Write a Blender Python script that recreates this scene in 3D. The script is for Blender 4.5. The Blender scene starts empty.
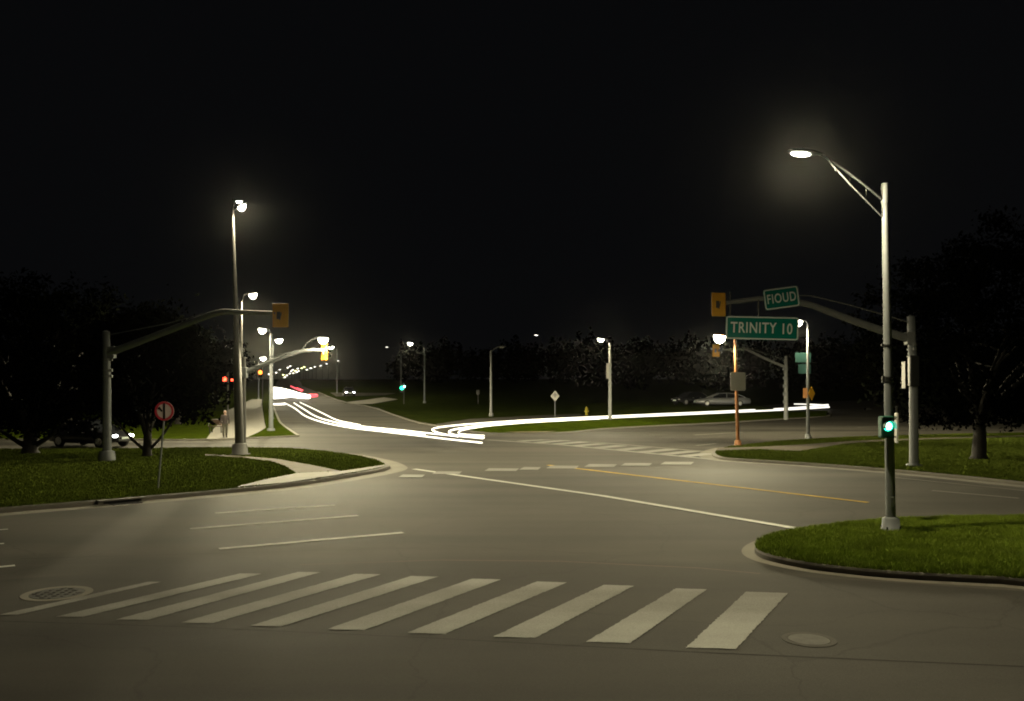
import bpy, bmesh, math, random
import numpy as np
from mathutils import Vector, Matrix
from mathutils.geometry import tessellate_polygon
random.seed(7); np.random.seed(7)
PI = math.pi; R = math.radians
sc = bpy.context.scene
col = sc.collection

# ------------------------------------------------------------------ the lie of the land
F = 870.0; EYE = 3.1; HZ = 390.0
GB = [(-1e4, 0), (80, 0), (110, 0.9), (140, 2.1), (200, 4.7), (300, 6.6), (500, 9.4), (1200, 11.0), (1e5, 11.0)]
def g(y):
    for (a, za), (b, zb) in zip(GB, GB[1:]):
        if y <= b: return za + (zb - za) * (y - a) / (b - a)
    return GB[-1][1]
def depth(py, h=0.0):
    """distance at which a point h above the ground is seen at picture row py"""
    f = lambda d: HZ - F * (g(d) + h - EYE) / d - py
    if h < 4:
        lo, hi = 2.0, 2000.0            # row falls as distance grows
        for _ in range(60):
            m = (lo + hi) / 2
            if f(m) > 0: lo = m
            else: hi = m
    else:
        lo, hi = 20.0, 2000.0           # row rises as distance grows
        for _ in range(60):
            m = (lo + hi) / 2
            if f(m) < 0: lo = m
            else: hi = m
    return (lo + hi) / 2
def P(px, py, h=0.0):
    d = depth(py, h)
    return Vector(((px - 512) / F * d, d, g(d) + h))
def at(px, py, d):
    return Vector(((px - 512) / F * d, d, EYE + (HZ - py) / F * d))

# ------------------------------------------------------------------ materials
def nm(name):
    m = bpy.data.materials.new(name); m.use_nodes = True
    nt = m.node_tree; b = nt.nodes['Principled BSDF']
    return m, nt, b
def simple(name, c, rough=0.6, metal=0.0, var=0.15, scale=8.0, bump=0.0, spec=0.5):
    m, nt, b = nm(name); N = nt.nodes; L = nt.links
    tc = N.new('ShaderNodeTexCoord'); no = N.new('ShaderNodeTexNoise')
    no.inputs['Scale'].default_value = scale; no.inputs['Detail'].default_value = 6
    L.new(tc.outputs['Object'], no.inputs['Vector'])
    mx = N.new('ShaderNodeMix'); mx.data_type = 'RGBA'
    mx.inputs['A'].default_value = (*[x * (1 - var) for x in c], 1); mx.inputs['B'].default_value = (*[min(1, x * (1 + var)) for x in c], 1)
    L.new(no.outputs['Fac'], mx.inputs['Factor']); L.new(mx.outputs['Result'], b.inputs['Base Color'])
    b.inputs['Roughness'].default_value = rough; b.inputs['Metallic'].default_value = metal
    b.inputs['Specular IOR Level'].default_value = spec
    if bump:
        bp = N.new('ShaderNodeBump'); bp.inputs['Strength'].default_value = bump; bp.inputs['Distance'].default_value = 0.02
        L.new(no.outputs['Fac'], bp.inputs['Height']); L.new(bp.outputs['Normal'], b.inputs['Normal'])
    return m
def glow(name, c, s):
    m, nt, b = nm(name)
    b.inputs['Base Color'].default_value = (*c, 1); b.inputs['Emission Color'].default_value = (*c, 1)
    b.inputs['Emission Strength'].default_value = s
    if not name.startswith(('headlight', 'lit_green')): m.cycles.emission_sampling = 'NONE'
    return m
def ramp(N, stops):
    r = N.new('ShaderNodeValToRGB'); e = r.color_ramp.elements
    e[0].position, e[0].color = stops[0][0], (*stops[0][1], 1)
    e[1].position, e[1].color = stops[-1][0], (*stops[-1][1], 1)
    for p, c in stops[1:-1]:
        k = e.new(p); k.color = (*c, 1)
    return r
def asphalt(name, lo, hi, ang=R(30), paint=None, wear=0.5):
    m, nt, b = nm(name); N = nt.nodes; L = nt.links
    geo = N.new('ShaderNodeNewGeometry')
    mp = N.new('ShaderNodeMapping'); mp.inputs['Rotation'].default_value = (0, 0, -ang); mp.inputs['Scale'].default_value = (0.035, 0.42, 1)
    L.new(geo.outputs['Position'], mp.inputs['Vector'])
    st = N.new('ShaderNodeTexNoise'); st.inputs['Scale'].default_value = 1.0; st.inputs['Detail'].default_value = 4  # long streaks: traffic tone plus reflected light bands put into the colour
    L.new(mp.outputs['Vector'], st.inputs['Vector'])
    big = N.new('ShaderNodeTexNoise'); big.inputs['Scale'].default_value = 0.35; big.inputs['Detail'].default_value = 8; big.inputs['Roughness'].default_value = 0.65
    L.new(geo.outputs['Position'], big.inputs['Vector'])
    fine = N.new('ShaderNodeTexNoise'); fine.inputs['Scale'].default_value = 55; fine.inputs['Detail'].default_value = 4; fine.inputs['Roughness'].default_value = 0.8
    L.new(geo.outputs['Position'], fine.inputs['Vector'])
    a1 = N.new('ShaderNodeMath'); a1.operation = 'MULTIPLY_ADD'; a1.inputs[1].default_value = 0.8
    L.new(st.outputs['Fac'], a1.inputs[0])
    a2 = N.new('ShaderNodeMath'); a2.operation = 'MULTIPLY_ADD'; a2.inputs[1].default_value = 0.22; a2.inputs[2].default_value = 0.0
    L.new(big.outputs['Fac'], a2.inputs[0]); L.new(a2.outputs[0], a1.inputs[2])
    a3 = N.new('ShaderNodeMath'); a3.operation = 'MULTIPLY_ADD'; a3.inputs[1].default_value = 0.55; 
    L.new(fine.outputs['Fac'], a3.inputs[0]); L.new(a1.outputs[0], a3.inputs[2])
    rp = ramp(N, [(0.58, lo), (0.99, hi)])
    L.new(a3.outputs[0], rp.inputs['Fac'])
    # hairline cracks
    vo = N.new('ShaderNodeTexVoronoi'); vo.feature = 'DISTANCE_TO_EDGE'; vo.inputs['Scale'].default_value = 0.22
    wp = N.new('ShaderNodeVectorMath'); wp.operation = 'MULTIPLY_ADD'; wp.inputs[1].default_value = (1.6, 1.6, 0)
    L.new(big.outputs['Color'], wp.inputs[0]); L.new(geo.outputs['Position'], wp.inputs[2]); L.new(wp.outputs[0], vo.inputs['Vector'])
    ck = N.new('ShaderNodeMapRange'); ck.inputs['From Min'].default_value = 0.0; ck.inputs['From Max'].default_value = 0.006
    ck.inputs['To Min'].default_value = 0.8; ck.inputs['To Max'].default_value = 1.0
    L.new(vo.outputs['Distance'], ck.inputs['Value'])
    mu = N.new('ShaderNodeMix'); mu.data_type = 'RGBA'; mu.blend_type = 'MULTIPLY'; mu.inputs['Factor'].default_value = 1
    L.new(rp.outputs['Color'], mu.inputs['A']); L.new(ck.outputs['Result'], mu.inputs['B'])
    out = mu.outputs['Result']
    if paint:
        wr = N.new('ShaderNodeMapRange'); wr.inputs['From Min'].default_value = 0.46 ; wr.inputs['From Max'].default_value = 0.30 + wear
        L.new(a3.outputs[0], wr.inputs['Value'])
        pm = N.new('ShaderNodeMix'); pm.data_type = 'RGBA'; pm.inputs['A'].default_value = (*paint, 1)
        iv = N.new('ShaderNodeMath'); iv.operation = 'MULTIPLY'; iv.inputs[1].default_value = 0.8; L.new(wr.outputs['Result'], iv.inputs[0])
        L.new(iv.outputs[0], pm.inputs['Factor']); L.new(out, pm.inputs['B']); out = pm.outputs['Result']
    L.new(out, b.inputs['Base Color'])
    rr = N.new('ShaderNodeMapRange'); rr.inputs['To Min'].default_value = 0.75; rr.inputs['To Max'].default_value = 0.95
    L.new(st.outputs['Fac'], rr.inputs['Value']); L.new(rr.outputs['Result'], b.inputs['Roughness'])
    b.inputs['Specular IOR Level'].default_value = 0.10
    bp = N.new('ShaderNodeBump'); bp.inputs['Strength'].default_value = 0.35; bp.inputs['Distance'].default_value = 0.012
    L.new(fine.outputs['Fac'], bp.inputs['Height']); L.new(bp.outputs['Normal'], b.inputs['Normal'])
    return m
def grassmat(name, lo, hi, sc_=1.2):
    m, nt, b = nm(name); N = nt.nodes; L = nt.links
    geo = N.new('ShaderNodeNewGeometry')
    a = N.new('ShaderNodeTexNoise'); a.inputs['Scale'].default_value = sc_; a.inputs['Detail'].default_value = 8; a.inputs['Roughness'].default_value = 0.7
    f = N.new('ShaderNodeTexNoise'); f.inputs['Scale'].default_value = 38; f.inputs['Detail'].default_value = 5
    L.new(geo.outputs['Position'], a.inputs['Vector']); L.new(geo.outputs['Position'], f.inputs['Vector'])
    ad = N.new('ShaderNodeMath'); ad.operation = 'MULTIPLY_ADD'; ad.inputs[1].default_value = 0.5
    hf = N.new('ShaderNodeMath'); hf.operation = 'MULTIPLY'; hf.inputs[1].default_value = 0.5
    L.new(a.outputs['Fac'], hf.inputs[0]); L.new(f.outputs['Fac'], ad.inputs[0]); L.new(hf.outputs[0], ad.inputs[2])
    rp = ramp(N, [(0.33, lo), (0.66, hi)])
    L.new(ad.outputs[0], rp.inputs['Fac']); L.new(rp.outputs['Color'], b.inputs['Base Color'])
    b.inputs['Roughness'].default_value = 0.9; b.inputs['Specular IOR Level'].default_value = 0.0
    bp = N.new('ShaderNodeBump'); bp.inputs['Strength'].default_value = 0.7; bp.inputs['Distance'].default_value = 0.05
    L.new(f.outputs['Fac'], bp.inputs['Height']); L.new(bp.outputs['Normal'], b.inputs['Normal'])
    return m

M = {}
M['asphalt'] = asphalt('asphalt', (0.033, 0.0305, 0.0265), (0.104, 0.096, 0.081))
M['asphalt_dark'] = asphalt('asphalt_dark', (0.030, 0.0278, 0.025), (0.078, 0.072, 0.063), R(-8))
M['asphalt_far'] = asphalt('asphalt_far', (0.045, 0.041, 0.036), (0.095, 0.088, 0.077), R(8))
M['paint'] = asphalt('road_paint', (0.045, 0.04, 0.035), (0.10, 0.09, 0.08), paint=(0.50, 0.50, 0.47), wear=0.62)
M['paint_bright'] = asphalt('road_paint_bright', (0.05, 0.045, 0.04), (0.10, 0.09, 0.08), paint=(0.78, 0.77, 0.72), wear=1.4)
M['paint_dim'] = asphalt('road_paint_dim', (0.05, 0.045, 0.04), (0.10, 0.09, 0.08), paint=(0.36, 0.35, 0.31), wear=0.8)
M['paint_yellow'] = asphalt('road_paint_yellow', (0.05, 0.045, 0.04), (0.10, 0.09, 0.08), paint=(0.75, 0.47, 0.04), wear=1.4)
M['joint'] = simple('joint_seal', (0.085, 0.045, 0.032), 0.8, var=0.5, scale=3)
M['tar'] = simple('tar_joint', (0.028, 0.026, 0.024), 0.9, var=0.4, scale=3, spec=.05)
M['concrete'] = simple('concrete', (0.23, 0.215, 0.185), 0.9, var=0.3, scale=2.5, bump=0.3)
M['cover_worn'] = simple('worn_cover', (0.082, 0.076, 0.066), 0.9, var=0.5, scale=6)
M['path'] = simple('path_concrete', (0.115, 0.10, 0.078), 0.9, var=0.3, scale=2.0, bump=0.3, spec=.1)
M['kerb'] = simple('kerb_concrete', (0.14, 0.128, 0.108), 0.9, var=0.35, scale=1.5, bump=0.3)
M['sand'] = simple('sandy_kerb', (0.32, 0.24, 0.16), 0.9, var=0.3, scale=2)
M['gutter'] = simple('gutter_concrete', (0.15, 0.136, 0.108), 0.9, var=0.3, scale=1.2, bump=0.2)
M['grass'] = grassmat('grass_soil', (0.016, 0.023, 0.003), (0.060, 0.085, 0.006))
M['grass_dark'] = grassmat('grass_far', (0.012, 0.017, 0.004), (0.038, 0.05, 0.010), 0.5)
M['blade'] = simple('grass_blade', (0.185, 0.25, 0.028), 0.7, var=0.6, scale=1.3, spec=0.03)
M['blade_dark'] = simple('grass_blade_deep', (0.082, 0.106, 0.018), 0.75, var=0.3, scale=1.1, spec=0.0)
M['galv'] = simple('galvanised_steel', (0.175, 0.185, 0.195), 0.6, 0.1, var=0.25, scale=4, spec=.25)
M['galv_light'] = simple('painted_steel', (0.22, 0.225, 0.225), 0.6, 0.1, var=0.2, scale=4, spec=.25)
M['bronze'] = simple('weathered_steel', (0.085, 0.083, 0.08), 0.6, 0.1, var=0.25, scale=4, spec=.25)
M['darkmetal'] = simple('dark_metal', (0.03, 0.03, 0.03), 0.5, 0.4, var=0.2)
M['orange_pole'] = simple('orange_paint', (0.27, 0.105, 0.028), 0.55, 0.0, var=0.2, scale=3)
M['sig_yellow'] = simple('signal_yellow', (0.80, 0.40, 0.02), 0.5, 0.0, var=0.12, scale=5)
M['sig_yellow_dk'] = simple('signal_yellow_worn', (0.55, 0.25, 0.015), 0.55, 0.0, var=0.2, scale=5)
M['sig_black'] = simple('signal_black', (0.015, 0.017, 0.016), 0.55)
M['sig_green_case'] = simple('signal_green_case', (0.012, 0.09, 0.06), 0.5)
M['sign_green'] = simple('sign_green', (0.0005, 0.17, 0.135), 0.7, var=0.12, scale=3, spec=.05)
M['sign_teal'] = simple('sign_teal', (0.04, 0.12, 0.11), 0.5, var=0.2, scale=3)
M['sign_white'] = simple('sign_white', (0.72, 0.82, 0.80), 0.7, var=0.08, spec=.05)
M['sign_grey'] = simple('sign_back_aluminium', (0.42, 0.41, 0.39), 0.5, 0.2, var=0.12, scale=3)
M['sign_red'] = simple('sign_red', (0.50, 0.035, 0.06), 0.45)
M['sign_pink'] = simple('sign_face_faded', (0.62, 0.50, 0.48), 0.5)
M['sign_black'] = simple('sign_black', (0.012, 0.012, 0.012), 0.5)
M['sign_amber'] = simple('sign_amber', (0.72, 0.36, 0.015), 0.5)
M['sign_orange'] = simple('sign_orange_back', (0.42, 0.16, 0.02), 0.5)
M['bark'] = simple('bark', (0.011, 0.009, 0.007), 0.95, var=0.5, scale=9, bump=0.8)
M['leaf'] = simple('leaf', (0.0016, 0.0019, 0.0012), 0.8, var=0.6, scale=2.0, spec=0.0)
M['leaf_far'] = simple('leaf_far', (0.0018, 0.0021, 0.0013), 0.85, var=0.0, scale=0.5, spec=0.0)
M['leaf_lit'] = simple('leaf_lit_olive', (0.040, 0.036, 0.016), 0.85, var=0.5, scale=0.5, spec=0.0)  # lit copy of leaf: light on the far tree put into the colour
M['iron'] = simple('cast_iron', (0.045, 0.042, 0.04), 0.6, 0.5, var=0.5, scale=14, bump=0.5)
M['wood'] = simple('stained_wood', (0.045, 0.022, 0.016), 0.7, var=0.3, scale=6)
M['silver'] = simple('silver_car_paint', (0.26, 0.265, 0.28), 0.3, 0.55, var=0.03)
M['darkcar'] = simple('dark_car_paint', (0.018, 0.018, 0.022), 0.25, 0.2, var=0.05)
M['glass'] = simple('car_glass', (0.01, 0.011, 0.013), 0.08, 0.0, var=0.0, spec=0.7)
M['rubber'] = simple('tyre_rubber', (0.012, 0.012, 0.012), 0.9)
M['rim'] = simple('alloy_rim', (0.55, 0.55, 0.55), 0.35, 0.7, var=0.05)
M['lamp_glass_off'] = simple('headlight_glass', (0.5, 0.5, 0.5), 0.15)
M['tail_glass'] = simple('taillight_glass', (0.25, 0.01, 0.012), 0.2)
M['skin'] = simple('skin', (0.36, 0.22, 0.16), 0.6, var=0.08)
M['hair'] = simple('grey_hair', (0.20, 0.18, 0.17), 0.7, var=0.3, scale=30)
M['shirt'] = simple('dark_shirt', (0.045, 0.035, 0.035), 0.9, var=0.3)
M['trouser'] = simple('grey_trousers', (0.055, 0.05, 0.035), 0.9, var=0.3)
M['shoe'] = simple('dark_shoe', (0.03, 0.025, 0.02), 0.7)
M['hydrant'] = simple('hydrant_yellow', (0.34, 0.28, 0.02), 0.5)
WARM = (1.0, 0.885, 0.55); WHITE = (1.0, 0.95, 0.84)
M['lamp_hot'] = glow('lamp_lens_hot', (1.0, 0.93, 0.70), 40)
M['lamp_mid'] = glow('lamp_lens_mid', (1.0, 0.95, 0.80), 25)
M['lamp_dim'] = glow('lamp_lens_dim', (1.0, 0.95, 0.84), 5)
M['lamp_far'] = glow('lamp_lens_distant', (1.0, 0.92, 0.74), 9)
M['lamp_far_y'] = glow('lamp_lens_distant_yellow', (0.95, 1.0, 0.35), 12)
M['lamp_off'] = simple('lamp_lens_unlit', (0.6, 0.6, 0.56), 0.3)
M['trail'] = glow('headlight_streak', (1.0, 0.97, 0.86), 1.45)
M['trail_far'] = glow('headlight_streak_far', (1.0, 0.95, 0.84), 3.5)
M['trail_red'] = glow('taillight_streak', (1.0, 0.10, 0.13), 1.6)
M['trail_faint'] = glow('taillight_streak_faint', (0.30, 0.07, 0.09), 0.22)
M['sig_on_green'] = glow('lit_green_lens', (0.03, 1.0, 0.55), 4.0)
M['sig_core_green'] = glow('lit_green_core', (0.45, 1.0, 0.85), 9.0)
M['sig_on_red'] = glow('lit_red_lens', (1.0, 0.05, 0.02), 12)
M['sig_on_orange'] = glow('lit_orange_lens', (1.0, 0.22, 0.03), 5)
M['head_on'] = glow('lit_headlight', (0.95, 0.97, 1.0), 40)

# ------------------------------------------------------------------ mesh helpers
def frame(d):
    d = d.normalized(); a = Vector((0, 0, 1)) if abs(d.z) < 0.95 else Vector((1, 0, 0))
    u = d.cross(a).normalized(); return u, d.cross(u).normalized()
class MB:
    def __init__(s): s.v = []; s.f = []; s.sm = []
    def add(s, v, f, smooth=False):
        o = len(s.v); s.v += [tuple(x) for x in v]
        for q in f: s.f.append(tuple(i + o for i in q)); s.sm.append(smooth)
        return s
    def box(s, c, size, rz=0, m=None, bev=0.0):
        x, y, z = [k / 2 for k in size]
        b = min(bev, x * .9, y * .9, z * .9)
        if b <= 0:
            v = [Vector((i * x, j * y, k * z)) for i in (-1, 1) for j in (-1, 1) for k in (-1, 1)]
            f = [(0, 1, 3, 2), (4, 6, 7, 5), (0, 4, 5, 1), (2, 3, 7, 6), (0, 2, 6, 4), (1, 5, 7, 3)]
        else:
            bm = bmesh.new(); bmesh.ops.create_cube(bm, size=2)
            for q in bm.verts: q.co = Vector((q.co.x * x, q.co.y * y, q.co.z * z))
            bmesh.ops.bevel(bm, geom=bm.edges[:], offset=b, segments=2, profile=0.5, affect='EDGES')
            bm.verts.index_update()
            v = [q.co.copy() for q in bm.verts]; f = [tuple(q.index for q in fc.verts) for fc in bm.faces]; bm.free()
        mt = m if m is not None else Matrix.Translation(c) @ Matrix.Rotation(rz, 4, 'Z')
        return s.add([mt @ q for q in v], f)
    def tube(s, pts, r, n=10, caps=True, smooth=True):
        pts = [Vector(p) for p in pts]; k = len(pts)
        rr = r if isinstance(r, (list, tuple)) else [r] * k
        v = []; f = []; u = None
        for i, p in enumerate(pts):
            d = (pts[min(i + 1, k - 1)] - pts[max(i - 1, 0)]).normalized()
            if u is None: u, w = frame(d)
            else:
                u = (u - d * u.dot(d)).normalized(); w = d.cross(u)
            for j in range(n):
                a = 2 * PI * j / n; v.append(p + (u * math.cos(a) + w * math.sin(a)) * rr[i])
        for i in range(k - 1):
            for j in range(n):
                f.append((i * n + j, i * n + (j + 1) % n, (i + 1) * n + (j + 1) % n, (i + 1) * n + j))
        s.add(v, f, smooth)
        if caps:
            s.add(v[:n], [tuple(range(n - 1, -1, -1))]); s.add(v[-n:], [tuple(range(n))])
        return s
    def ball(s, c, r, n=12, m=10):
        r = r if isinstance(r, (tuple, list)) else (r, r, r); c = Vector(c); v = [c + Vector((0, 0, r[2]))]; f = []
        for i in range(1, m):
            t = PI * i / m
            for j in range(n):
                a = 2 * PI * j / n
                v.append(c + Vector((r[0] * math.sin(t) * math.cos(a), r[1] * math.sin(t) * math.sin(a), r[2] * math.cos(t))))
        v.append(c - Vector((0, 0, r[2]))); e = len(v) - 1
        for j in range(n):
            f.append((0, 1 + j, 1 + (j + 1) % n)); f.append((e, e - n + (j + 1) % n, e - n + j))
        for i in range(m - 2):
            for j in range(n):
                a = 1 + i * n + j; b2 = 1 + i * n + (j + 1) % n; f.append((a, a + n, b2 + n, b2))
        return s.add(v, f, True)
    def prism(s, pts, axis, t, mt=None):
        """flat outline (list of 2-d points in x,z) made t thick along y"""
        n = len(pts); v = [Vector((p[0], -t / 2, p[1])) for p in pts] + [Vector((p[0], t / 2, p[1])) for p in pts]
        f = [tuple(range(n)), tuple(range(2 * n - 1, n - 1, -1))] + [(i, i + n, (i + 1) % n + n, (i + 1) % n) for i in range(n)]
        if mt is not None: v = [mt @ q for q in v]
        return s.add(v, f)
    def build(s, name, mat, parent=None, loc=None):
        me = bpy.data.meshes.new(name); me.from_pydata(s.v, [], s.f); me.update()
        me.polygons.foreach_set('use_smooth', s.sm)
        bm = bmesh.new(); bm.from_mesh(me); bmesh.ops.recalc_face_normals(bm, faces=bm.faces[:]); bm.to_mesh(me); bm.free()
        me.materials.append(M[mat] if isinstance(mat, str) else mat)
        o = bpy.data.objects.new(name, me); col.objects.link(o)
        if parent is not None: o.parent = parent
        if loc is not None: o.location = loc
        return o
def tag(o, label=None, cat=None, group=None, kind=None):
    if label: o['label'] = label
    if cat: o['category'] = cat
    if group: o['group'] = group
    if kind: o['kind'] = kind
    return o
def empty(name, loc, label, cat, group=None, rz=0, lean=(0, 0)):
    o = bpy.data.objects.new(name, None); o.empty_display_size = 0.2; col.objects.link(o)
    o.location = loc; o.rotation_euler = (lean[0], lean[1], rz)
    return tag(o, label, cat, group)
def npmesh(name, mat, V, k, parent=None, nrm=None):
    """V: (n*k,3) array of separate k-gons"""
    n = len(V) // k; me = bpy.data.meshes.new(name)
    me.vertices.add(len(V)); me.vertices.foreach_set('co', V.astype(np.float32).ravel())
    me.loops.add(n * k); me.loops.foreach_set('vertex_index', np.arange(n * k, dtype=np.int32))
    me.polygons.add(n); me.polygons.foreach_set('loop_start', np.arange(0, n * k, k, dtype=np.int32))
    me.polygons.foreach_set('loop_total', np.full(n, k, dtype=np.int32)); me.update()
    if nrm is not None: me.normals_split_custom_set(np.repeat(nrm, k, 0).tolist())
    me.materials.append(M[mat]); o = bpy.data.objects.new(name, me); col.objects.link(o)
    if parent is not None: o.parent = parent
    return o

# ------------------------------------------------------------------ ground sheets
def poly(pxs): return [P(*p).to_2d() for p in pxs]
def smooth_poly(pts, it=2, closed=True):
    for _ in range(it):
        q = []; n = len(pts)
        for i in range(n if closed else n - 1):
            a, b = pts[i], pts[(i + 1) % n]
            q += [a * .75 + b * .25, a * .25 + b * .75]
        if not closed: q = [pts[0]] + q + [pts[-1]]
        pts = q
    return pts
def resample(pts, step=1.5, closed=True):
    out = []; n = len(pts)
    for i in range(n if closed else n - 1):
        a, b = pts[i], pts[(i + 1) % n]; k = max(1, int((b - a).length / step))
        out += [a.lerp(b, j / k) for j in range(k)]
    if not closed: out.append(pts[-1])
    return out
def ccw(pts):
    A = sum(a.x * b.y - b.x * a.y for a, b in zip(pts, pts[1:] + pts[:1]))
    return pts if A > 0 else pts[::-1]
def inset(pts, d):
    n = len(pts); out = []
    for i in range(n):
        a, b, c = pts[i - 1], pts[i], pts[(i + 1) % n]
        t1 = (b - a).normalized(); t2 = (c - b).normalized(); nn = Vector((-(t1.y + t2.y), t1.x + t2.x))
        out.append(b + (nn.normalized() if nn.length > 1e-6 else Vector((0, 0))) * d)
    return out
BR = [80, 110, 140, 200, 300, 500, 1200]
def fillsheet(polys, off):
    bm = bmesh.new()
    for pts in polys:
        vs = [bm.verts.new((p.x, p.y, 0)) for p in pts]
        for t in tessellate_polygon([[Vector((p.x, p.y, 0)) for p in pts]]):
            try: bm.faces.new([vs[i] for i in t])
            except ValueError: pass
    for yb in BR:
        bmesh.ops.bisect_plane(bm, geom=bm.verts[:] + bm.edges[:] + bm.faces[:], plane_co=(0, yb, 0), plane_no=(0, 1, 0))
    for v in bm.verts: v.co.z = g(v.co.y) + off
    for f in bm.faces:
        if f.normal.z < 0 or f.calc_center_median() is None: pass
    bm.normal_update()
    for f in bm.faces:
        if f.normal.z < 0: f.normal_flip()
    return bm
def sheet(name, polys, off, mat, parent=None, kind='structure'):
    bm = fillsheet(polys, off); me = bpy.data.meshes.new(name); bm.to_mesh(me); bm.free()
    me.materials.append(M[mat]); o = bpy.data.objects.new(name, me); col.objects.link(o)
    if parent is not None: o.parent = parent
    elif kind: o['kind'] = kind
    return o
KH = 0.13
def verge(pts, grass='grass', kerbmat='kerb', kw=0.17, gutter=0.32):
    pts = ccw(resample(pts, 1.2)); inn = inset(pts, kw); n = len(pts)
    sheet('grass_verge', [inn], KH + 0.012, grass)
    v = []; f = []
    bev = inset(pts, 0.03)
    for a, e, b in zip(pts, bev, inn):
        v += [(a.x, a.y, g(a.y)), (a.x, a.y, g(a.y) + KH - .03), (e.x, e.y, g(e.y) + KH), (b.x, b.y, g(b.y) + KH)]
    for i in range(n):
        j = (i + 1) % n
        for k in range(3): f.append((4 * i + k, 4 * j + k, 4 * j + k + 1, 4 * i + k + 1))
    kb = MB(); kb.add(v, f); k = kb.build('kerb', kerbmat); k['kind'] = 'structure'
    if gutter:
        o = inset(pts, -gutter); v = []; f = []
        for a, b in zip(pts, o): v += [(a.x, a.y, g(a.y) + 0.026), (b.x, b.y, g(b.y) + 0.026)]
        for i in range(n):
            j = (i + 1) % n; f.append((2 * i, 2 * j, 2 * j + 1, 2 * i + 1))
        q = MB(); q.add(v, f); gt = q.build('gutter', 'gutter'); gt['kind'] = 'structure'
    return inn
def quad(a, b, c, d): return poly([a, b, c, d])
def stripe(p, q, w, h=0):
    """a painted line from picture point p to q, w metres wide"""
    a, b = P(*p).to_2d(), P(*q).to_2d(); t = (b - a).normalized(); n = Vector((-t.y, t.x)) * w / 2
    return [a - n, b - n, b + n, a + n]

ground = sheet('ground', [[Vector((-1500, -60)), Vector((1500, -60)), Vector((1500, 2500)), Vector((-1500, 2500))]], 0, 'grass_dark')
RO = 0.02
road_px_left = [(-520, 441), (100, 440.6), (207, 441.3), (247, 439.2), (298, 437), (281, 425), (275, 412), (271.5, 400), (271, 390), (276, 384), (282, 381.5)]
road_px_right = [(294, 381), (302, 386), (318, 392.5), (345, 403.5), (372, 407), (400, 418), (440, 427), (466, 431.5), (500, 434.5), (560, 433.5), (610, 428.5), (700, 424), (770, 420), (830, 416.5), (900, 416), (1024, 415), (1500, 414)]
far_l = P(282, 381.5).to_2d(); far_r = P(294, 381).to_2d()
rp = poly(road_px_left) + [far_l + Vector((-32, 160)), far_l + Vector((-80, 420)), far_r + Vector((-76, 420)), far_r + Vector((-28, 160))] + poly(road_px_right) + \
     [Vector((150, 60)), Vector((90, -14)), Vector((-80, -14))]
road = sheet('road', [ccw(rp)], RO, 'asphalt')
# the slip road the white streaks ran along, and the entrance on the right
slip = [(828, 411), (740, 416), (640, 420), (560, 425), (500, 429), (466, 431.5), (440, 427), (436, 424), (470, 419), (540, 415.5), (640, 411.5), (740, 408), (800, 402), (860, 400.5), (1024, 399), (1500, 398), (1500, 414.4), (1024, 415.4), (900, 416.4), (832, 416.6)]
sheet('road', [ccw(poly(slip))], RO - 0.008, 'asphalt_far')

# grass left of the intersection, near island
vl = [(-520, 453.5), (100, 451.3), (235, 449.6), (300, 450.8), (345, 455.5), (375, 461), (388, 466), (391, 470), (372, 474.5), (330, 481.5), (290, 488), (200, 496.5), (120, 503.5), (0, 513.5), (-200, 531)]
vl = smooth_poly(poly(vl), 2)
inn_l = verge(vl, 'grass', gutter=0.7)
path_l = poly([(205, 457.6), (232, 458.8), (275, 462.3), (310, 468.6), (333, 473.5), (341, 475.3), (297, 477.4), (285, 470), (270, 464.6), (240, 461), (205, 458.8)])
band_l = poly([(236, 492.2), (262, 485), (297, 477.6), (341, 475.5), (386, 468.6), (384, 470.4), (370, 473.6), (330, 480.6), (290, 487)])
sheet('path', [ccw(path_l)], KH + 0.03, 'path'); sheet('pavement', [ccw(band_l)], KH + 0.034, 'concrete')
# grass beyond the cross street on the left, pavement and strip by the lamps
sheet('grass_verge', [ccw(poly([(-520, 440.6), (100, 440.2), (206, 440.9), (214, 430), (222, 418), (226, 412), (-300, 408)]))], 0.10, 'grass')
kk = MB()
def kerb_line(pxs, w=0.2, h=0.12, mat='kerb'):
    pts = resample(smooth_poly(poly(pxs), 1, False), 2.0, False); v = []; f = []; n = len(pts)
    for i, p in enumerate(pts):
        t = (pts[min(i + 1, n - 1)] - pts[max(0, i - 1)]).normalized(); q = Vector((-t.y, t.x)) * w / 2; z = g(p.y)
        for a, zz in ((p - q, z), (p - q, z + h), (p + q, z + h), (p + q, z)): v.append((a.x, a.y, zz))
    for i in range(n - 1):
        for k in range(3): f.append((4 * i + k, 4 * i + 4 + k, 4 * i + 5 + k, 4 * i + 1 + k))
    f += [(0, 1, 2, 3), (4 * n - 4, 4 * n - 3, 4 * n - 2, 4 * n - 1)]
    q = MB(); q.add(v, f); o = q.build('kerb', mat); o['kind'] = 'structure'; return o
kerb_line([(-300, 441), (100, 440.7), (206, 441.2), (247, 439.2), (298, 437)])
kerb_line([(298, 437), (281, 425), (275, 412), (272, 402), (271, 392)], mat='concrete')
sheet('pavement', [ccw(poly([(206, 441), (247, 439), (258, 434), (266, 429), (264, 420), (262, 406), (262, 400), (252, 400), (243, 404), (226, 412), (214, 430)]))], 0.112, 'concrete')
sheet('grass_verge', [ccw(poly([(247, 439.1), (297, 437), (280.5, 425), (274.5, 412), (271, 402), (262.5, 402), (264.4, 420), (266.5, 429), (258, 434)]))], 0.118, 'grass')
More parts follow.
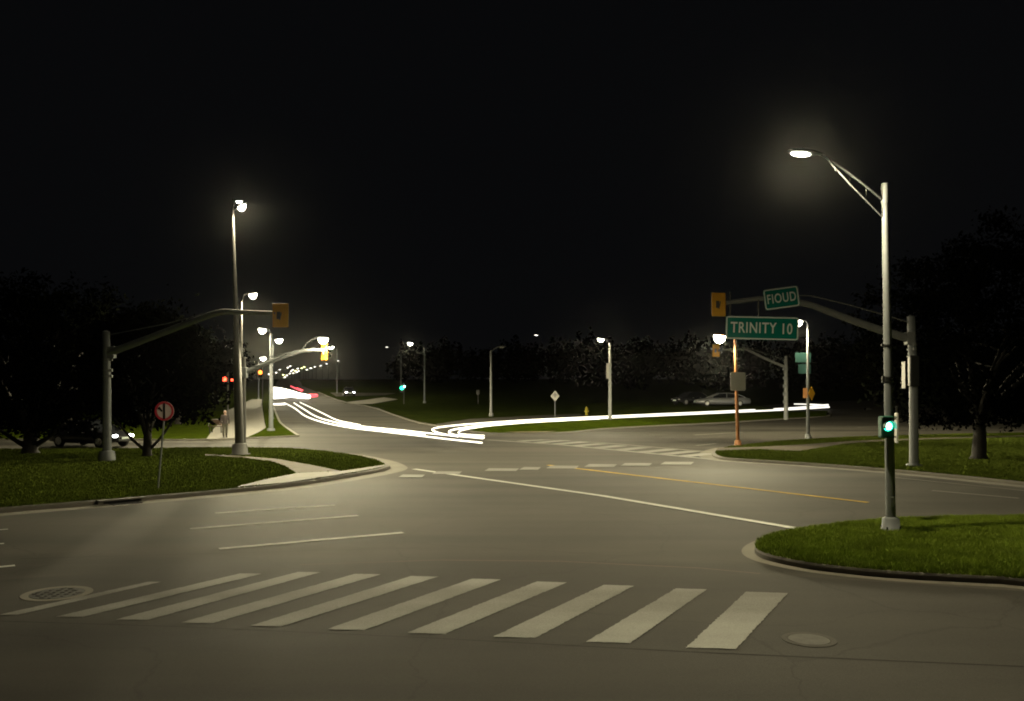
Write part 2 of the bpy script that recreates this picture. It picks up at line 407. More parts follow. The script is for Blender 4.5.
# right of the road: far edge kerb and footpath leading away
kerb_line([(318, 392.5), (345, 403.5), (372, 407), (400, 418), (440, 427)])
sheet('path', [ccw(poly([(352, 404.5), (372, 404), (398, 399.5), (384, 397.5), (366, 400), (345, 402.5)]))], 0.03, 'concrete')
sheet('parking_lot', [ccw(poly([(336, 396.5), (384, 395.3), (396, 393.2), (330, 392.6)]))], 0.02, 'asphalt_far')

# the low berm between the cross road and the slip road
near = resample(smooth_poly(poly([(464, 431), (480, 433.4), (505, 434.6), (545, 434.2), (575, 432.6), (610, 428.8), (700, 424.2), (770, 420.2), (826, 417)]), 1, False), 1.0, False)
far_ = resample(smooth_poly(poly([(464, 430.8), (480, 429.6), (505, 428), (545, 425.5), (600, 421.5), (700, 416.3), (770, 413.8), (827, 412.5)]), 1, False), 1.0, False)
def pick(a, t):
    x = t * (len(a) - 1); i = min(int(x), len(a) - 2); return a[i].lerp(a[i + 1], x - i)
NB = 70; rows = 9; v = []; f = []
for i in range(NB + 1):
    t = i / NB; a, b = pick(near, t), pick(far_, t); hgt = 0.44 * min(1, t * 5 + .3) * (1 - 0.35 * t)
    for j in range(rows + 1):
        s_ = j / rows; p = a.lerp(b, s_); v.append((p.x, p.y, g(p.y) + 0.12 + hgt * math.sin(PI * s_) ** 0.8 if 0 < s_ < 1 else g(p.y) + 0.12))
for i in range(NB):
    for j in range(rows): f.append((i * (rows + 1) + j, (i + 1) * (rows + 1) + j, (i + 1) * (rows + 1) + j + 1, i * (rows + 1) + j + 1))
bb = MB(); bb.add(v, f); bb.sm = [True] * len(bb.f); o = bb.build('grass_bank', 'grass'); o['kind'] = 'structure'
kerb_line([(464, 431.2), (480, 433.7), (505, 434.9), (545, 434.5), (575, 432.9), (610, 429), (700, 424.4), (770, 420.4), (828, 417.1), (831, 414), (829, 412.4)], w=0.25)
sheet('path', [ccw(poly([(502, 434.0), (520, 432.2), (548, 432.0), (556, 433.4), (545, 434.3), (520, 434.8)]))], 0.17, 'sand')
# bank with the parked cars beyond the slip road
v = []; f = []; NX, NY = 40, 26
def ss(a, b, x):
    t = max(0, min(1, (x - a) / (b - a))); return t * t * (3 - 2 * t)
def bank(x, y):
    return -0.06 + 0.92 * ss(91.5, 94.2, y - 0.02 * (x - 20)) * ss(6, 15, x) * (1 - ss(27.5, 30.5, x)) * (1 - ss(108, 125, y))
for i in range(NX + 1):
    for j in range(NY + 1):
        x = 4 + 40 * i / NX; y = 88 + 40 * (j / NY) ** 1.6; v.append((x, y, g(y) + bank(x, y)))
for i in range(NX):
    for j in range(NY): f.append((i * (NY + 1) + j, (i + 1) * (NY + 1) + j, (i + 1) * (NY + 1) + j + 1, i * (NY + 1) + j + 1))
bb = MB(); bb.add(v, f); bb.sm = [True] * len(bb.f); o = bb.build('hill', 'grass_dark'); o['kind'] = 'structure'

# island in the middle right, with its footpath
vm = smooth_poly(poly([(711, 453.5), (722, 449.5), (745, 446.5), (775, 443.5), (800, 441.5), (860, 438.3), (940, 436.2), (1024, 434), (1500, 425), (1560, 470), (1300, 512), (1024, 486.5), (960, 479.5), (900, 473.6), (850, 469.4), (800, 465.6), (750, 462.6), (722, 460.6), (712, 457.6)]), 2)
inn_m = verge(vm, 'grass', gutter=0.6)
path_m = poly([(717, 450.9), (760, 449.8), (810, 446.8), (850, 443.9), (884, 442.1), (940, 440.2), (1024, 437.6), (1200, 432.5), (1200, 433.6), (1024, 439), (940, 441.6), (884, 443.9), (845, 446.4), (825, 450), (800, 454), (788, 453.8), (760, 452.2), (717, 453.6)])
sheet('path', [ccw(path_m)], KH + 0.03, 'path')
# near island with the tall lamp
vn = smooth_poly(poly([(753, 553), (759, 546), (776, 540), (802, 534.8), (832, 530.5), (870, 526.8), (930, 523.6), (1024, 521.6), (1400, 519), (1400, 640), (1024, 586.5), (960, 583.6), (900, 580.4), (850, 575.8), (810, 571), (780, 565.2), (760, 559.5)]), 2)
inn_n = verge(vn, 'grass', gutter=0.24, kw=.11)

# ------------------------------------------------------------------ painted markings
cw = [((-2, 617), (18, 617), (161, 583.6), (148, 583.6)), ((56, 618.8), (83, 619), (262, 575.4), (240, 575.2)), ((116, 621.5), (148, 622), (320, 574), (298, 573.6)),
      ((181, 624.6), (213, 625.3), (381, 576), (355, 575.6)), ((250, 628), (281, 628.8), (438, 578.4), (411, 577.8)), ((327, 631.4), (364, 632.4), (501, 581.2), (472, 580.4)),
      ((407, 635), (445, 636.2), (567, 584.2), (537, 583.2)), ((493, 639), (535, 640.3), (634, 587.6), (604, 586.6)), ((586, 644), (630, 645.4), (707, 591.2), (676, 590.2)), ((686, 650), (736, 651.4), (788, 595), (746, 593.6))]
def ragged(pts, amt=.005, step=.05):
    q = resample(pts, step); c = sum(q, Vector((0, 0))) / len(q)
    return [p + Vector((random.gauss(0, amt), random.gauss(0, amt))) for p in q]
sheet('crosswalk_marking', [ragged(ccw(quad(*c))) for c in cw], RO + 0.010, 'paint', road)
ln = [((215, 514.2), (335, 506.2), .16), ((190, 530), (358, 516.6), .17), ((219, 550.2), (403, 533.8), .17), ((-8, 531.6), (8, 530.4), .1), ((-8, 545.6), (4, 544.9), .1), ((-20, 570.5), (15, 567), .14)]
sheet('lane_marking', [ccw(stripe(*l)) for l in ln], RO + 0.010, 'paint_bright', road)
sheet('stop_line', [ccw(stripe((414, 469.8), (600, 496.5), .24)), ccw(stripe((600.3, 496.5), (811, 532.2), .24))], RO + 0.014, 'paint_bright', road)
sheet('centre_line', [ccw(stripe((548, 465.8), (868, 503.4), .2))], RO + 0.010, 'paint_yellow', road)
fc = [ccw(stripe((486, 440.2), (560, 445.2), .35)), ccw(stripe((560.5, 445.2), (712, 460.0), .4))]
for a, b in [((520, 441.8), (546, 440.2)), ((538, 443.2), (566, 440.9)), ((556, 444.6), (586, 442.4)), ((576, 446.4), (603, 444.2)), ((598, 448.4), (622, 446.2)), ((620, 450.6), (646, 447.8)), ((643, 452.8), (672, 449.9)), ((664, 454.9), (694, 451.8)), ((684, 456.9), (712, 454))]:
    fc.append(ccw(stripe(a, b, .8)))
fc.append(ccw(stripe((540, 440.2), (600, 443.0), .25))); fc.append(ccw(stripe((600.5, 443.0), (712, 452.6), .25)))
sheet('far_crosswalk_line', fc[:2], RO + 0.012, 'paint', road)
sheet('far_crosswalk_marking', fc[2:-2], RO + 0.016, 'paint', road)
sheet('far_crosswalk_edge', fc[-2:], RO + 0.008, 'paint_dim', road)
bl = [(398, 476.8, 425), (484, 470.6, 519), (519, 469.3, 541), (546, 467.9, 579), (584, 466.4, 617), (620, 465.4, 652), (660, 464, 694), (432, 473.6, 462)]
sheet('crossing_block', [ccw(quad((a, y + 1.3), (b - 3, y + 1.5), (b, y - 1.2), (a + 5, y - 1.4))) for a, y, b in bl], RO + 0.018, 'paint', road)
sheet('dash_marking', [ccw(stripe(*l)) for l in [((694, 435.4), (742, 432.6), .3), ((858, 427.6), (892, 425.8), .3), ((932, 491.4), (1019, 499.2), .16), ((892, 478), (1024, 491.5), .10), ((696, 446), (716, 444), .25)]], RO + 0.010, 'paint_dim', road)
sheet('arrow_marking', [ccw(quad((864, 409.4), (867, 410.4), (873, 409.6), (868, 408)))], RO + 0.010, 'paint', road)
jn = [stripe((300, 566), (440, 561.4), .035), stripe((440.5, 561.4), (560, 562.6), .05), stripe((560.5, 562.6), (700, 569.4), .05), stripe((700.5, 569.4), (760, 575), .04)]
sheet('pavement_joint', [ccw(j) for j in jn], RO + 0.005, 'joint', road)
jn = [stripe((-30, 622), (180, 628.5), .025), stripe((180.5, 628.5), (420, 639.4), .025), stripe((420.5, 639.4), (690, 654), .025), stripe((690.5, 654), (1030, 669), .03), stripe((20, 560), (420, 549), .02)]
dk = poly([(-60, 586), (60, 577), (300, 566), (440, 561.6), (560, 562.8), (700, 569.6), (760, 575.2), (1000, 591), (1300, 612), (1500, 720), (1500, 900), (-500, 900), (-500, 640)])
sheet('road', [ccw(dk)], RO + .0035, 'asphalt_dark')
sheet('tar_joint', [ccw(j) for j in jn], RO + 0.005, 'tar', road)

def manhole(px, py, r, label, ring, cov='iron', rel=1.0):
    c = P(px, py); t = empty('manhole_cover', (c.x, c.y, g(c.y) + RO), label, 'manhole cover')
    m = MB(); n = 40; v = []; f = []
    for i in range(n):
        a = 2 * PI * i / n
        for q, z in ((r, .0), (r * .985, .009), (r * .78, .009), (r * .76, .006)): v.append((q * math.cos(a), q * math.sin(a), z))
    for i in range(n):
        j = (i + 1) % n
        for k in range(3): f.append((4 * i + k, 4 * j + k, 4 * j + k + 1, 4 * i + k + 1))
    m.add(v, f); m.build('ring', ring, t)
    m = MB(); m.tube([(0, 0, 0.002), (0, 0, .009)], r * .75, 40)
    for i in range(6):
        for j in range(6):
            x, y = (i - 2.5) * r * .24, (j - 2.5) * r * .24
            if x * x + y * y < (r * .66) ** 2: m.box((x, y, .009 + .0035 * rel), (r * .15, r * .09, .008 * rel), (i + j) % 2 * PI / 2)
    m.build('cover', cov, t)
    for s_ in (-1, 1) if rel > .5 else (): q = MB(); q.tube([(s_ * r * .62, .02, .008), (s_ * r * .62, .02, .0155)], .028, 10); q.build('lifting_hole_shade', 'sig_black', t)  # black discs, the shade of the holes put into colour
manhole(57, 595, .50, 'round cast iron manhole cover in a pale ring at the end of the crosswalk', 'gutter')
manhole(809, 641.5, 0.33, 'faint worn round access cover right of the last wide crosswalk stripe', 'asphalt_far', 'cover_worn', .05)
# kerb inlet
a, b = P(102, 504.9), P(139, 501.6); mid = (a + b) / 2; dr = (b - a)
t = empty('storm_drain', (mid.x, mid.y, 0), 'dark slot shaped storm drain opening in the kerb below the trees', 'storm drain', rz=math.atan2(dr.y, dr.x))
L_ = dr.length
m = MB(); m.box((0, -.10, .125), (L_ + .3, .24, .035), bev=.008); m.box((-L_ / 2 - .08, -.06, .06), (.14, .16, .09)); m.box((L_ / 2 + .08, -.06, .06), (.14, .16, .09)); m.build('frame', 'kerb', t)
m = MB(); m.box((0, -.02, .064), (L_, .08, .085)); m.build('opening', 'sig_black', t)  # solid black block; the shade inside the slot is its colour
m = MB(); m.box((0, -.38, .030), (L_ * .8, .4, .014))
for i in range(9): m.box((-L_ * .36 + i * L_ * .09, -.38, .041), (.03, .36, .012))
m.build('grate', 'iron', t)

# ------------------------------------------------------------------ grass blades
def inside(xs, ys, x, y):
    c_ = np.zeros(len(x), bool); j = len(xs) - 1
    for i in range(len(xs)):
        c_ ^= ((ys[i] > y) != (ys[j] > y)) & (x < (xs[j] - xs[i]) * (y - ys[i]) / (ys[j] - ys[i] + 1e-12) + xs[i]); j = i
    return c_
def blades(name, pts, n, h, w, z0, mat, view=None, skip=None):
    xs = np.array([p.x for p in pts]); ys = np.array([p.y for p in pts]); out = []
    lo, hi = (xs.min(), ys.min()), (xs.max(), ys.max()); got = 0
    X = np.empty(0); Y = np.empty(0)
    while len(X) < n:
        x = np.random.uniform(lo[0], hi[0], n); y = np.random.uniform(lo[1], hi[1], n)
        ins = np.zeros(n, bool); j = len(xs) - 1
        for i in range(len(xs)):
            c = ((ys[i] > y) != (ys[j] > y)) & (x < (xs[j] - xs[i]) * (y - ys[i]) / (ys[j] - ys[i] + 1e-12) + xs[i]); ins ^= c; j = i
        for sk in skip or (): ins &= ~inside([p.x for p in sk], [p.y for p in sk], x, y)
        if view: ins &= (np.abs(x) < view * y + 1.0)
        X = np.concatenate([X, x[ins]]); Y = np.concatenate([Y, y[ins]])
    X = X[:n]; Y = Y[:n]
    tuft = 0.55 + 0.45 * (np.sin(X * 3.1 + np.cos(Y * 2.3) * 2) * np.sin(Y * 2.7 + np.sin(X * 1.9) * 2) * .5 + .5) + np.random.uniform(-.25, .25, n)
    H = h * tuft; a = np.random.uniform(0, 2 * PI, n); W = w * np.random.uniform(.6, 1.3, n)
    lx = np.random.normal(0, .45, n) * H; ly = np.random.normal(0, .45, n) * H
    V = np.zeros((n, 3, 3)); V[:, 0] = np.stack([X - np.cos(a) * W, Y - np.sin(a) * W, np.full(n, z0)], 1)
    V[:, 1] = np.stack([X + np.cos(a) * W, Y + np.sin(a) * W, np.full(n, z0)], 1); V[:, 2] = np.stack([X + lx, Y + ly, z0 + H], 1)
    o = npmesh(name, mat, V.reshape(-1, 3), 3); o['kind'] = 'stuff'; return o
def clipx(pts, x0, x1): return [Vector((max(x0, min(x1, p.x)), p.y)) for p in pts]
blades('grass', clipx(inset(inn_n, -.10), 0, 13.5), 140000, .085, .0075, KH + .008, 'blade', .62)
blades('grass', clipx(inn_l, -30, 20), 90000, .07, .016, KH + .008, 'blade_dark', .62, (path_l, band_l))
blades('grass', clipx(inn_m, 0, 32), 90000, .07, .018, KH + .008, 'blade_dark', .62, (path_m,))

# ------------------------------------------------------------------ street lamps
def lamp_light(name, parent, loc, power, aim, colr=WARM, wide=0.33, back=.06):
    ld = bpy.data.lights.new(name, 'POINT'); ld.energy = power * PSC; ld.shadow_soft_size = 0.12; ld.color = colr; ld.use_nodes = True
    nt = ld.node_tree; N = nt.nodes; L = nt.links; em = [n for n in N if n.type == 'EMISSION'][0]
    tc = N.new('ShaderNodeTexCoord'); sx = N.new('ShaderNodeSeparateXYZ'); L.new(tc.outputs['Normal'], sx.inputs[0])
    c = N.new('ShaderNodeMath'); c.operation = 'MULTIPLY'; c.inputs[1].default_value = -1; L.new(sx.outputs['Z'], c.inputs[0])
    mx = N.new('ShaderNodeMath'); mx.operation = 'MAXIMUM'; mx.inputs[1].default_value = wide; L.new(c.outputs[0], mx.inputs[0])
    pw = N.new('ShaderNodeMath'); pw.operation = 'POWER'; pw.inputs[1].default_value = -2.0; L.new(mx.outputs[0], pw.inputs[0])
    cut = N.new('ShaderNodeMapRange'); cut.interpolation_type = 'SMOOTHSTEP'; cut.inputs['From Min'].default_value = -.04; cut.inputs['From Max'].default_value = .24
    L.new(c.outputs[0], cut.inputs['Value'])
    az = N.new('ShaderNodeMapRange'); az.interpolation_type = 'SMOOTHSTEP'; az.inputs['From Min'].default_value = -.75; az.inputs['From Max'].default_value = .15
    az.inputs['To Min'].default_value = back; L.new(sx.outputs['X'], az.inputs['Value'])
    m1 = N.new('ShaderNodeMath'); m1.operation = 'MULTIPLY'; L.new(pw.outputs[0], m1.inputs[0]); L.new(cut.outputs['Result'], m1.inputs[1])
    m2 = N.new('ShaderNodeMath'); m2.operation = 'MULTIPLY'; L.new(m1.outputs[0], m2.inputs[0]); L.new(az.outputs['Result'], m2.inputs[1])
    L.new(m2.outputs[0], em.inputs['Strength'])
    o = bpy.data.objects.new(name, ld); col.objects.link(o); o.parent = parent; o.location = loc; o.rotation_euler = (0, 0, aim)
    return o
PSC = 0.62
LG = 'street lamps lining the roads'
def head(parent, p, ang, tilt, size, lens, body='galv', drop=.5, power=0, aim=None, lw=1.0, back=.06, wide=.33):
    """cobra head luminaire at p pointing along ang"""
    mt = Matrix.Translation(p) @ Matrix.Rotation(ang, 4, 'Z') @ Matrix.Rotation(-tilt, 4, 'Y')
    m = MB(); L_ = size; pr = []
    st = [(-.55, .06, .05), (-.42, .10, .08), (-.2, .17, .11), (.15, .21, .12), (.42, .18, .09), (.52, .10, .05)]
    v = []; f = []; n = 12
    for (x, hw, hh) in st:
        for j in range(n):
            a = 2 * PI * j / n; z = hh * math.sin(a); z = z if z > 0 else z * .35
            v.append(mt @ Vector((x * L_, hw * math.cos(a) * L_, z * L_ + .02 * L_)))
    for i in range(len(st) - 1):
        for j in range(n): f.append((i * n + j, i * n + (j + 1) % n, (i + 1) * n + (j + 1) % n, (i + 1) * n + j))
    m.add(v, f, True); m.add(v[:n], [tuple(range(n))]); m.add(v[-n:], [tuple(range(n))])
    h = m.build('lamp_head', body, parent)
    m = MB(); v = []; f = []; rows = 5; n = 16
    for i in range(rows + 1):
        t = (PI / 2) * i / rows
        for j in range(n):
            a = 2 * PI * j / n
            v.append(mt @ Vector((.14 * L_ + .30 * L_ * lw * math.cos(t) * math.cos(a), .165 * L_ * lw * math.cos(t) * math.sin(a), -.022 * L_ - drop * .2 * L_ * math.sin(t))))
    for i in range(rows):
        for j in range(n): f.append((i * n + j, i * n + (j + 1) % n, (i + 1) * n + (j + 1) % n, (i + 1) * n + j))
    m.add(v, f, True); m.build('lens', lens, h)
    if power:
        q = mt @ Vector((.14 * L_, 0, -.06 * L_ - drop * .2 * L_ - .13)); lamp_light('lamp_light', parent, q, power, aim if aim is not None else ang, back=back, wide=wide)
    return h
def curve(a, c, b, n=8):
    a, b, c = Vector(a), Vector(b), Vector(c)
    return [a * (1 - t) ** 2 + c * 2 * t * (1 - t) + b * t * t for t in [i / n for i in range(n + 1)]]
def lamp(label, base, H, reach, ang, rise=.5, r=(.10, .06), lens='lamp_mid', power=0, pole='galv', size=.75, lean=(0, 0), truss=False, flange=True, tilt=.12, drop=.5, aim=None, group=LG, lw=1.0, simple_=False, back=.06, wide=.33):
    t = empty('street_lamp', (base[0], base[1], base[2] if len(base) > 2 else g(base[1])), label, 'street lamp', group, lean=lean)
    m = MB(); m.tube([(0, 0, 0), (0, 0, H * .4), (0, 0, H)], [r[0], r[0] * .6 + r[1] * .4, r[1]], 14); m.build('pole', pole, t)
    d = Vector((math.cos(ang), math.sin(ang), 0)); tip = d * reach + Vector((0, 0, H + rise))
    if simple_:
        m = MB(); m.tube([(0, 0, H * .97), tip], .05, 6); m.build('arm', pole, t)
    else:
        m = MB(); m.tube(curve((0, 0, H - .12), d * reach * .55 + Vector((0, 0, H - .12 + rise * .75)), tip), .028, 8)
        if truss:
            m.tube([(0, 0, H - .5), d * reach * .5 + Vector((0, 0, H - .5 + (rise + .45) * .52)), tip - Vector((0, 0, .05)) - d * .1], .016, 8)
            for k in (.3, .55, .78):
                p = d * reach * k; m.tube([p + Vector((0, 0, H - .5 + (rise + .45) * k)), p + Vector((0, 0, H - .12 + rise * k + .02))], .010, 6)
        m.build('arm', pole, t)
    if flange:
        m = MB(); m.tube([(0, 0, -.05), (0, 0, .05), (0, 0, .055), (0, 0, .26), (0, 0, .30)], [r[0] * 2.0, r[0] * 2.0, r[0] * 1.75, r[0] * 1.65, r[0] * 1.1], 18); m.build('base', pole, t)
        for k in range(4): q = MB(); a = PI / 4 + k * PI / 2; c = Vector((math.cos(a), math.sin(a), 0)) * r[0] * 1.86; q.tube([c + Vector((0, 0, .05)), c + Vector((0, 0, .11))], .018, 6); q.build('bolt', 'darkmetal', t)
    head(t, tip + d * size * .5, ang, tilt, size, lens, pole, drop, power, aim, lw, back, wide)
    return t

# the tall lamp on the near island
b = P(891, 531, KH); L15 = lamp('tall grey lamp post on the near grass island, lit head on a braced arm', (b.x, b.y, KH), 7.05, 1.50, R(193), rise=.82, r=(.105, .072), lens='lamp_hot', power=3000, wide=.66, pole='galv', size=.72, lean=(0, R(-1.0)), truss=True, drop=.35, tilt=.05, aim=R(-120), group=None, back=.45)
m = MB(); m.tube([(0, 0, 6.9), (0, 0, 7.0), (0, 0, 7.32), (0, 0, 7.33)], [.085, .085, .075, .04], 14); m.build('pole_cap', 'galv', L15)
for z in (2.3, 3.15, 3.22, 3.9): m = MB(); m.tube([(0, 0, z), (0, 0, z + .03)], .105, 14); m.box((-.11, 0, z + .015), (.05, .06, .06)); m.build('band', 'darkmetal', L15)
m = MB(); m.box((0, -.098, .62), (.09, .02, .22), bev=.01); m.build('hand_hole_cover', 'galv_light', L15)
# joint lamp and signal pole on the left
b = P(240, 455, KH); b1 = b.copy()
L1 = empty('street_lamp', (b.x, b.y, KH), 'very tall left lamp post with twin glowing heads at its top', 'street lamp', lean=(0, R(-1.7)))
m = MB(); m.tube([(0, 0, 0), (0, 0, 3.9), (0, 0, 7.0), (0, 0, 11.2)], [.21, .185, .10, .058], 16); m.build('pole', 'bronze', L1)
m = MB(); m.tube([(0, 0, -.05), (0, 0, .06), (0, 0, .07), (0, 0, .5), (0, 0, .55)], [.46, .46, .36, .34, .22], 18); m.build('base', 'bronze', L1)
m = MB(); m.tube(curve((0, 0, 11.05), (.05, 0, 11.3), (.2, 0, 11.35)), .035, 8); m.tube(curve((0, 0, 11.05), (0, .1, 11.5), (.06, .35, 11.65)), .035, 8); m.build('arm', 'bronze', L1)
head(L1, Vector((.36, -.1, 11.30)), R(-20), .35, .72, 'lamp_hot', 'bronze', 1.5, 4300, R(38), 1.0, .06, .62)
head(L1, Vector((.08, .5, 11.72)), R(75), .1, .7, 'lamp_mid', 'bronze', .6)
# the other lamps
def L(label, px_pole, d, head_px, head_py, lens, power, **k):
    x = (px_pole - 512) / F * d; tip = at(head_px, head_py, d); H = tip.z - g(d)
    size = k.pop('size', .75); rise = k.pop('rise', .45); reach = max(.15, abs(tip.x - x) - size * .5); ang = 0 if tip.x > x else PI
    return lamp(label, (x, d), H - rise, reach, ang, rise=rise, lens=lens, power=power, size=size, **k)
L('lamp with a big bright head just right of the very tall left post', 241.5, 50, 251, 294, 'lamp_hot', 4600, r=(.09, .06), drop=2.0, pole='bronze', lw=1.0, size=.75, aim=R(150))
L('grey lamp post on the grass strip by the pavement, small bright head', 271, 64, 270.4, 329, 'lamp_hot', 3200, r=(.17, .08), rise=.35, drop=2.4, aim=R(-10), lw=1.3)
L('lamp whose bright head shows just right of the grass strip post', 272.5, 85, 277.4, 339.5, 'lamp_hot', 3600, r=(.09, .06), drop=2.6, lw=1.6, group=LG)
L('short lamp with a starry head low beside the left signal arm', 258.5, 130, 262.4, 357.6, 'lamp_hot', 1800, r=(.09, .06), drop=3, lw=2.0)
L('lamp right of the far road with its head behind the yellow signal', 337, 150, 331.4, 346.4, 'lamp_hot', 2600, r=(.08, .05), drop=3, lw=2.4)
L('small lamp over the dark trees left of the very tall post', 213, 130, 225, 344, 'lamp_mid', 1100, r=(.09, .06), drop=1, lw=1.3, reach_=None) if False else L('small lamp over the dark trees left of the very tall post', 213, 130, 225, 344, 'lamp_mid', 500, r=(.09, .06), drop=2.4, lw=1.6)
L('lamp with a curved arm beyond the centre grass, above a small sign cluster', 424.5, 120, 411, 343, 'lamp_mid', 900, r=(.12, .08), drop=2.4, lw=1.6)
L('dim lamp with a faint head above the distant green signal', 401, 165, 387.5, 347, 'lamp_dim', 0, r=(.1, .07))
L('unlit pale lamp post standing behind the centre of the white streak', 491, 92, 501, 347.2, 'lamp_off', 0, r=(.14, .09), pole='galv_light', size=1.0, rise=.35)
L('faint lone lamp high over the dark trees in the centre', 541, 200, 537, 335, 'lamp_dim', 0, r=(.06, .04), pole='darkmetal', size=1.3)
b = P(610, 425.6)
L12 = L('lamp post on the centre bank with a small plate sign halfway up', 610, 77, 602, 339, 'lamp_hot', 2600, r=(.16, .10), pole='galv_light', rise=.3, drop=1.7, aim=R(-100), lw=1.3)
L14 = L('lamp post on the right island with green and amber signs on it', 808, 55.5, 806.6, 320.6, 'lamp_hot', 5200, r=(.11, .08), rise=.2, drop=2.6, aim=R(65), group=LG, lw=1.3)
# orange post
b = P(738, 445.5, KH)
L13 = lamp('orange painted lamp post with a bright head and a pale plate sign', (b.x, b.y, KH), 5.75, .30, R(180), rise=.15, r=(.10, .075), lens='lamp_hot', power=2400, pole='orange_pole', size=.8, lean=(0, R(-1.6)), drop=2.6, aim=R(-120), group=LG, lw=1.35)
# distant lamps down the hill road
DG = 'distant street lamps down the far road'
far_pts = [(277.3, 372.4, 'lamp_far'), (289, 367.4, 'lamp_far'), (291.5, 366, 'lamp_far'), (294, 369.6, 'lamp_far'), (288, 375.2, 'lamp_far'), (291, 373.4, 'lamp_far'), (294.6, 373, 'lamp_far'), (298, 372, 'lamp_far'), (300, 370.8, 'lamp_far'), (303, 368, 'lamp_far_y'), (305.6, 366.8, 'lamp_far_y'), (312, 368, 'lamp_far'), (322, 365.4, 'lamp_dim'), (339.5, 360.6, 'lamp_dim'), (270, 374, 'lamp_far'), (286, 377, 'lamp_far'), (284.5, 374.5, 'lamp_far_y'), (292.5, 371, 'lamp_far'), (296.5, 370.6, 'lamp_far_y'), (299, 368.4, 'lamp_far'), (308, 369.4, 'lamp_far'), (316, 366.5, 'lamp_dim'), (328, 363.5, 'lamp_dim'), (281, 369.5, 'lamp_dim')]
used = []
for x, y, ln_ in far_pts:
    d = depth(y, 9.0); d = min(d, 900)
    s_ = 1.0 * d / 450
    used.append(L('tiny distant lamp in the cluster of lights down the far road', x + .3, d, x, y, ln_, 0, r=(.10, .07), size=s_ * 1.1, drop=1.3, lw=1.5, rise=.2, simple_=True, flange=False, pole='darkmetal', group=DG))
tiny = L('tiny faint light high in the dark behind the green signs', 826, 170, 824, 353, 'lamp_dim', 0, r=(.06, .04), pole='darkmetal', group=None)

# ------------------------------------------------------------------ traffic signals
def signal_head(parent, c, rz, mat='sig_yellow', w=.62, h=.95, lit=None, facing=1):
    """three lens signal; its face looks along local +y*facing, the flat back towards the viewer"""
    mt = Matrix.Translation(c) @ Matrix.Rotation(rz, 4, 'Z'); y = facing
    m = MB(); m.box(None, (w, .03, h), m=mt, bev=.012)
    m.box(None, (w * .5, .14, h * .86), m=mt @ Matrix.Translation((0, .09 * y, 0)), bev=.02)
    for k in (-1, 0, 1): m.box(None, (w * .86, .012, .02), m=mt @ Matrix.Translation((0, -.02 * y, k * h * .29 + h * .14)))
    hs = m.build('signal_head', mat, parent)
    q = MB()
    q.box(None, (w * .22, .05, h * .30), m=mt @ Matrix.Translation((-w * .1, -.04 * y, 0)), bev=.01); q.tube([mt @ Vector((-.02, -.06 * y, -h * .2)), mt @ Vector((.05, -.06 * y, h * .12))], .018, 6)
    q.build('bracket', 'bronze', hs)
    for k, cl in enumerate(('off_r', 'off_a', 'off_g')):
        z = (1 - k) * h * .28; q = MB(); n = 14; v = []; f = []
        for i in range(n + 1):
            a = R(-20) + R(220) * i / n
            for yy in (.17, .36): v.append(mt @ Vector((.125 * math.cos(a), yy * y, z + .125 * math.sin(a))))
        for i in range(n): f.append((2 * i, 2 * i + 2, 2 * i + 3, 2 * i + 1))
        q.add(v, f, True); q.build('visor', 'sig_black', hs)
        q = MB(); q.tube([mt @ Vector((0, .155 * y, z)), mt @ Vector((0, .185 * y, z))], .105, 16)
        q.build('signal_lens', lit if (lit and k == 2) else ('tail_glass' if k == 0 else 'sig_yellow_dk' if k == 1 else 'sig_green_case'), hs)
    return hs
# left mast
b = P(107, 461, KH); d = b.y
S1 = empty('traffic_signal', b, 'grey mast arm signal under the left trees, yellow backed head', 'traffic signal')
W = lambda px, py, dd: at(px, py, dd) - b
m = MB(); top = W(106, 332, d); m.tube([(0, 0, -.02), (0, 0, 3), top], [.19, .17, .15], 14); m.tube([top, top + Vector((0, 0, .06))], [.17, .05], 14); m.build('pole', 'galv', S1)
m = MB(); m.tube([(0, 0, 0), (0, 0, .06), (0, 0, .4), (0, 0, .45)], [.34, .34, .30, .2], 16); m.build('base', 'galv', S1)
m = MB(); m.tube([W(109, 353, d), W(165, 332, d - .8), W(214, 313.5, d - 1.4), W(224, 311.5, d - 1.5), W(250, 312.6, d - 1.7), W(276, 313.2, d - 1.9)], [.15, .135, .12, .11, .095, .08], 12); m.box(W(112, 352.5, d), (.28, .3, .5), bev=.03); m.build('mast_arm', 'galv', S1)
m = MB(); m.tube([W(108, 335, d), W(165, 324, d - .8), W(222, 309, d - 1.45)], .02, 6); m.build('tie_rod', 'galv', S1)
for z in (360, 371, 377): m = MB(); p = W(107, z, d); m.tube([p, p + Vector((0, 0, .06))], .20, 12); m.box(p + Vector((.2, -.05, .03)), (.1, .1, .12)); m.build('band', 'galv_light', S1)
signal_head(S1, W(280.5, 315.5, d - 1.95), 0, w=.64, h=.95)
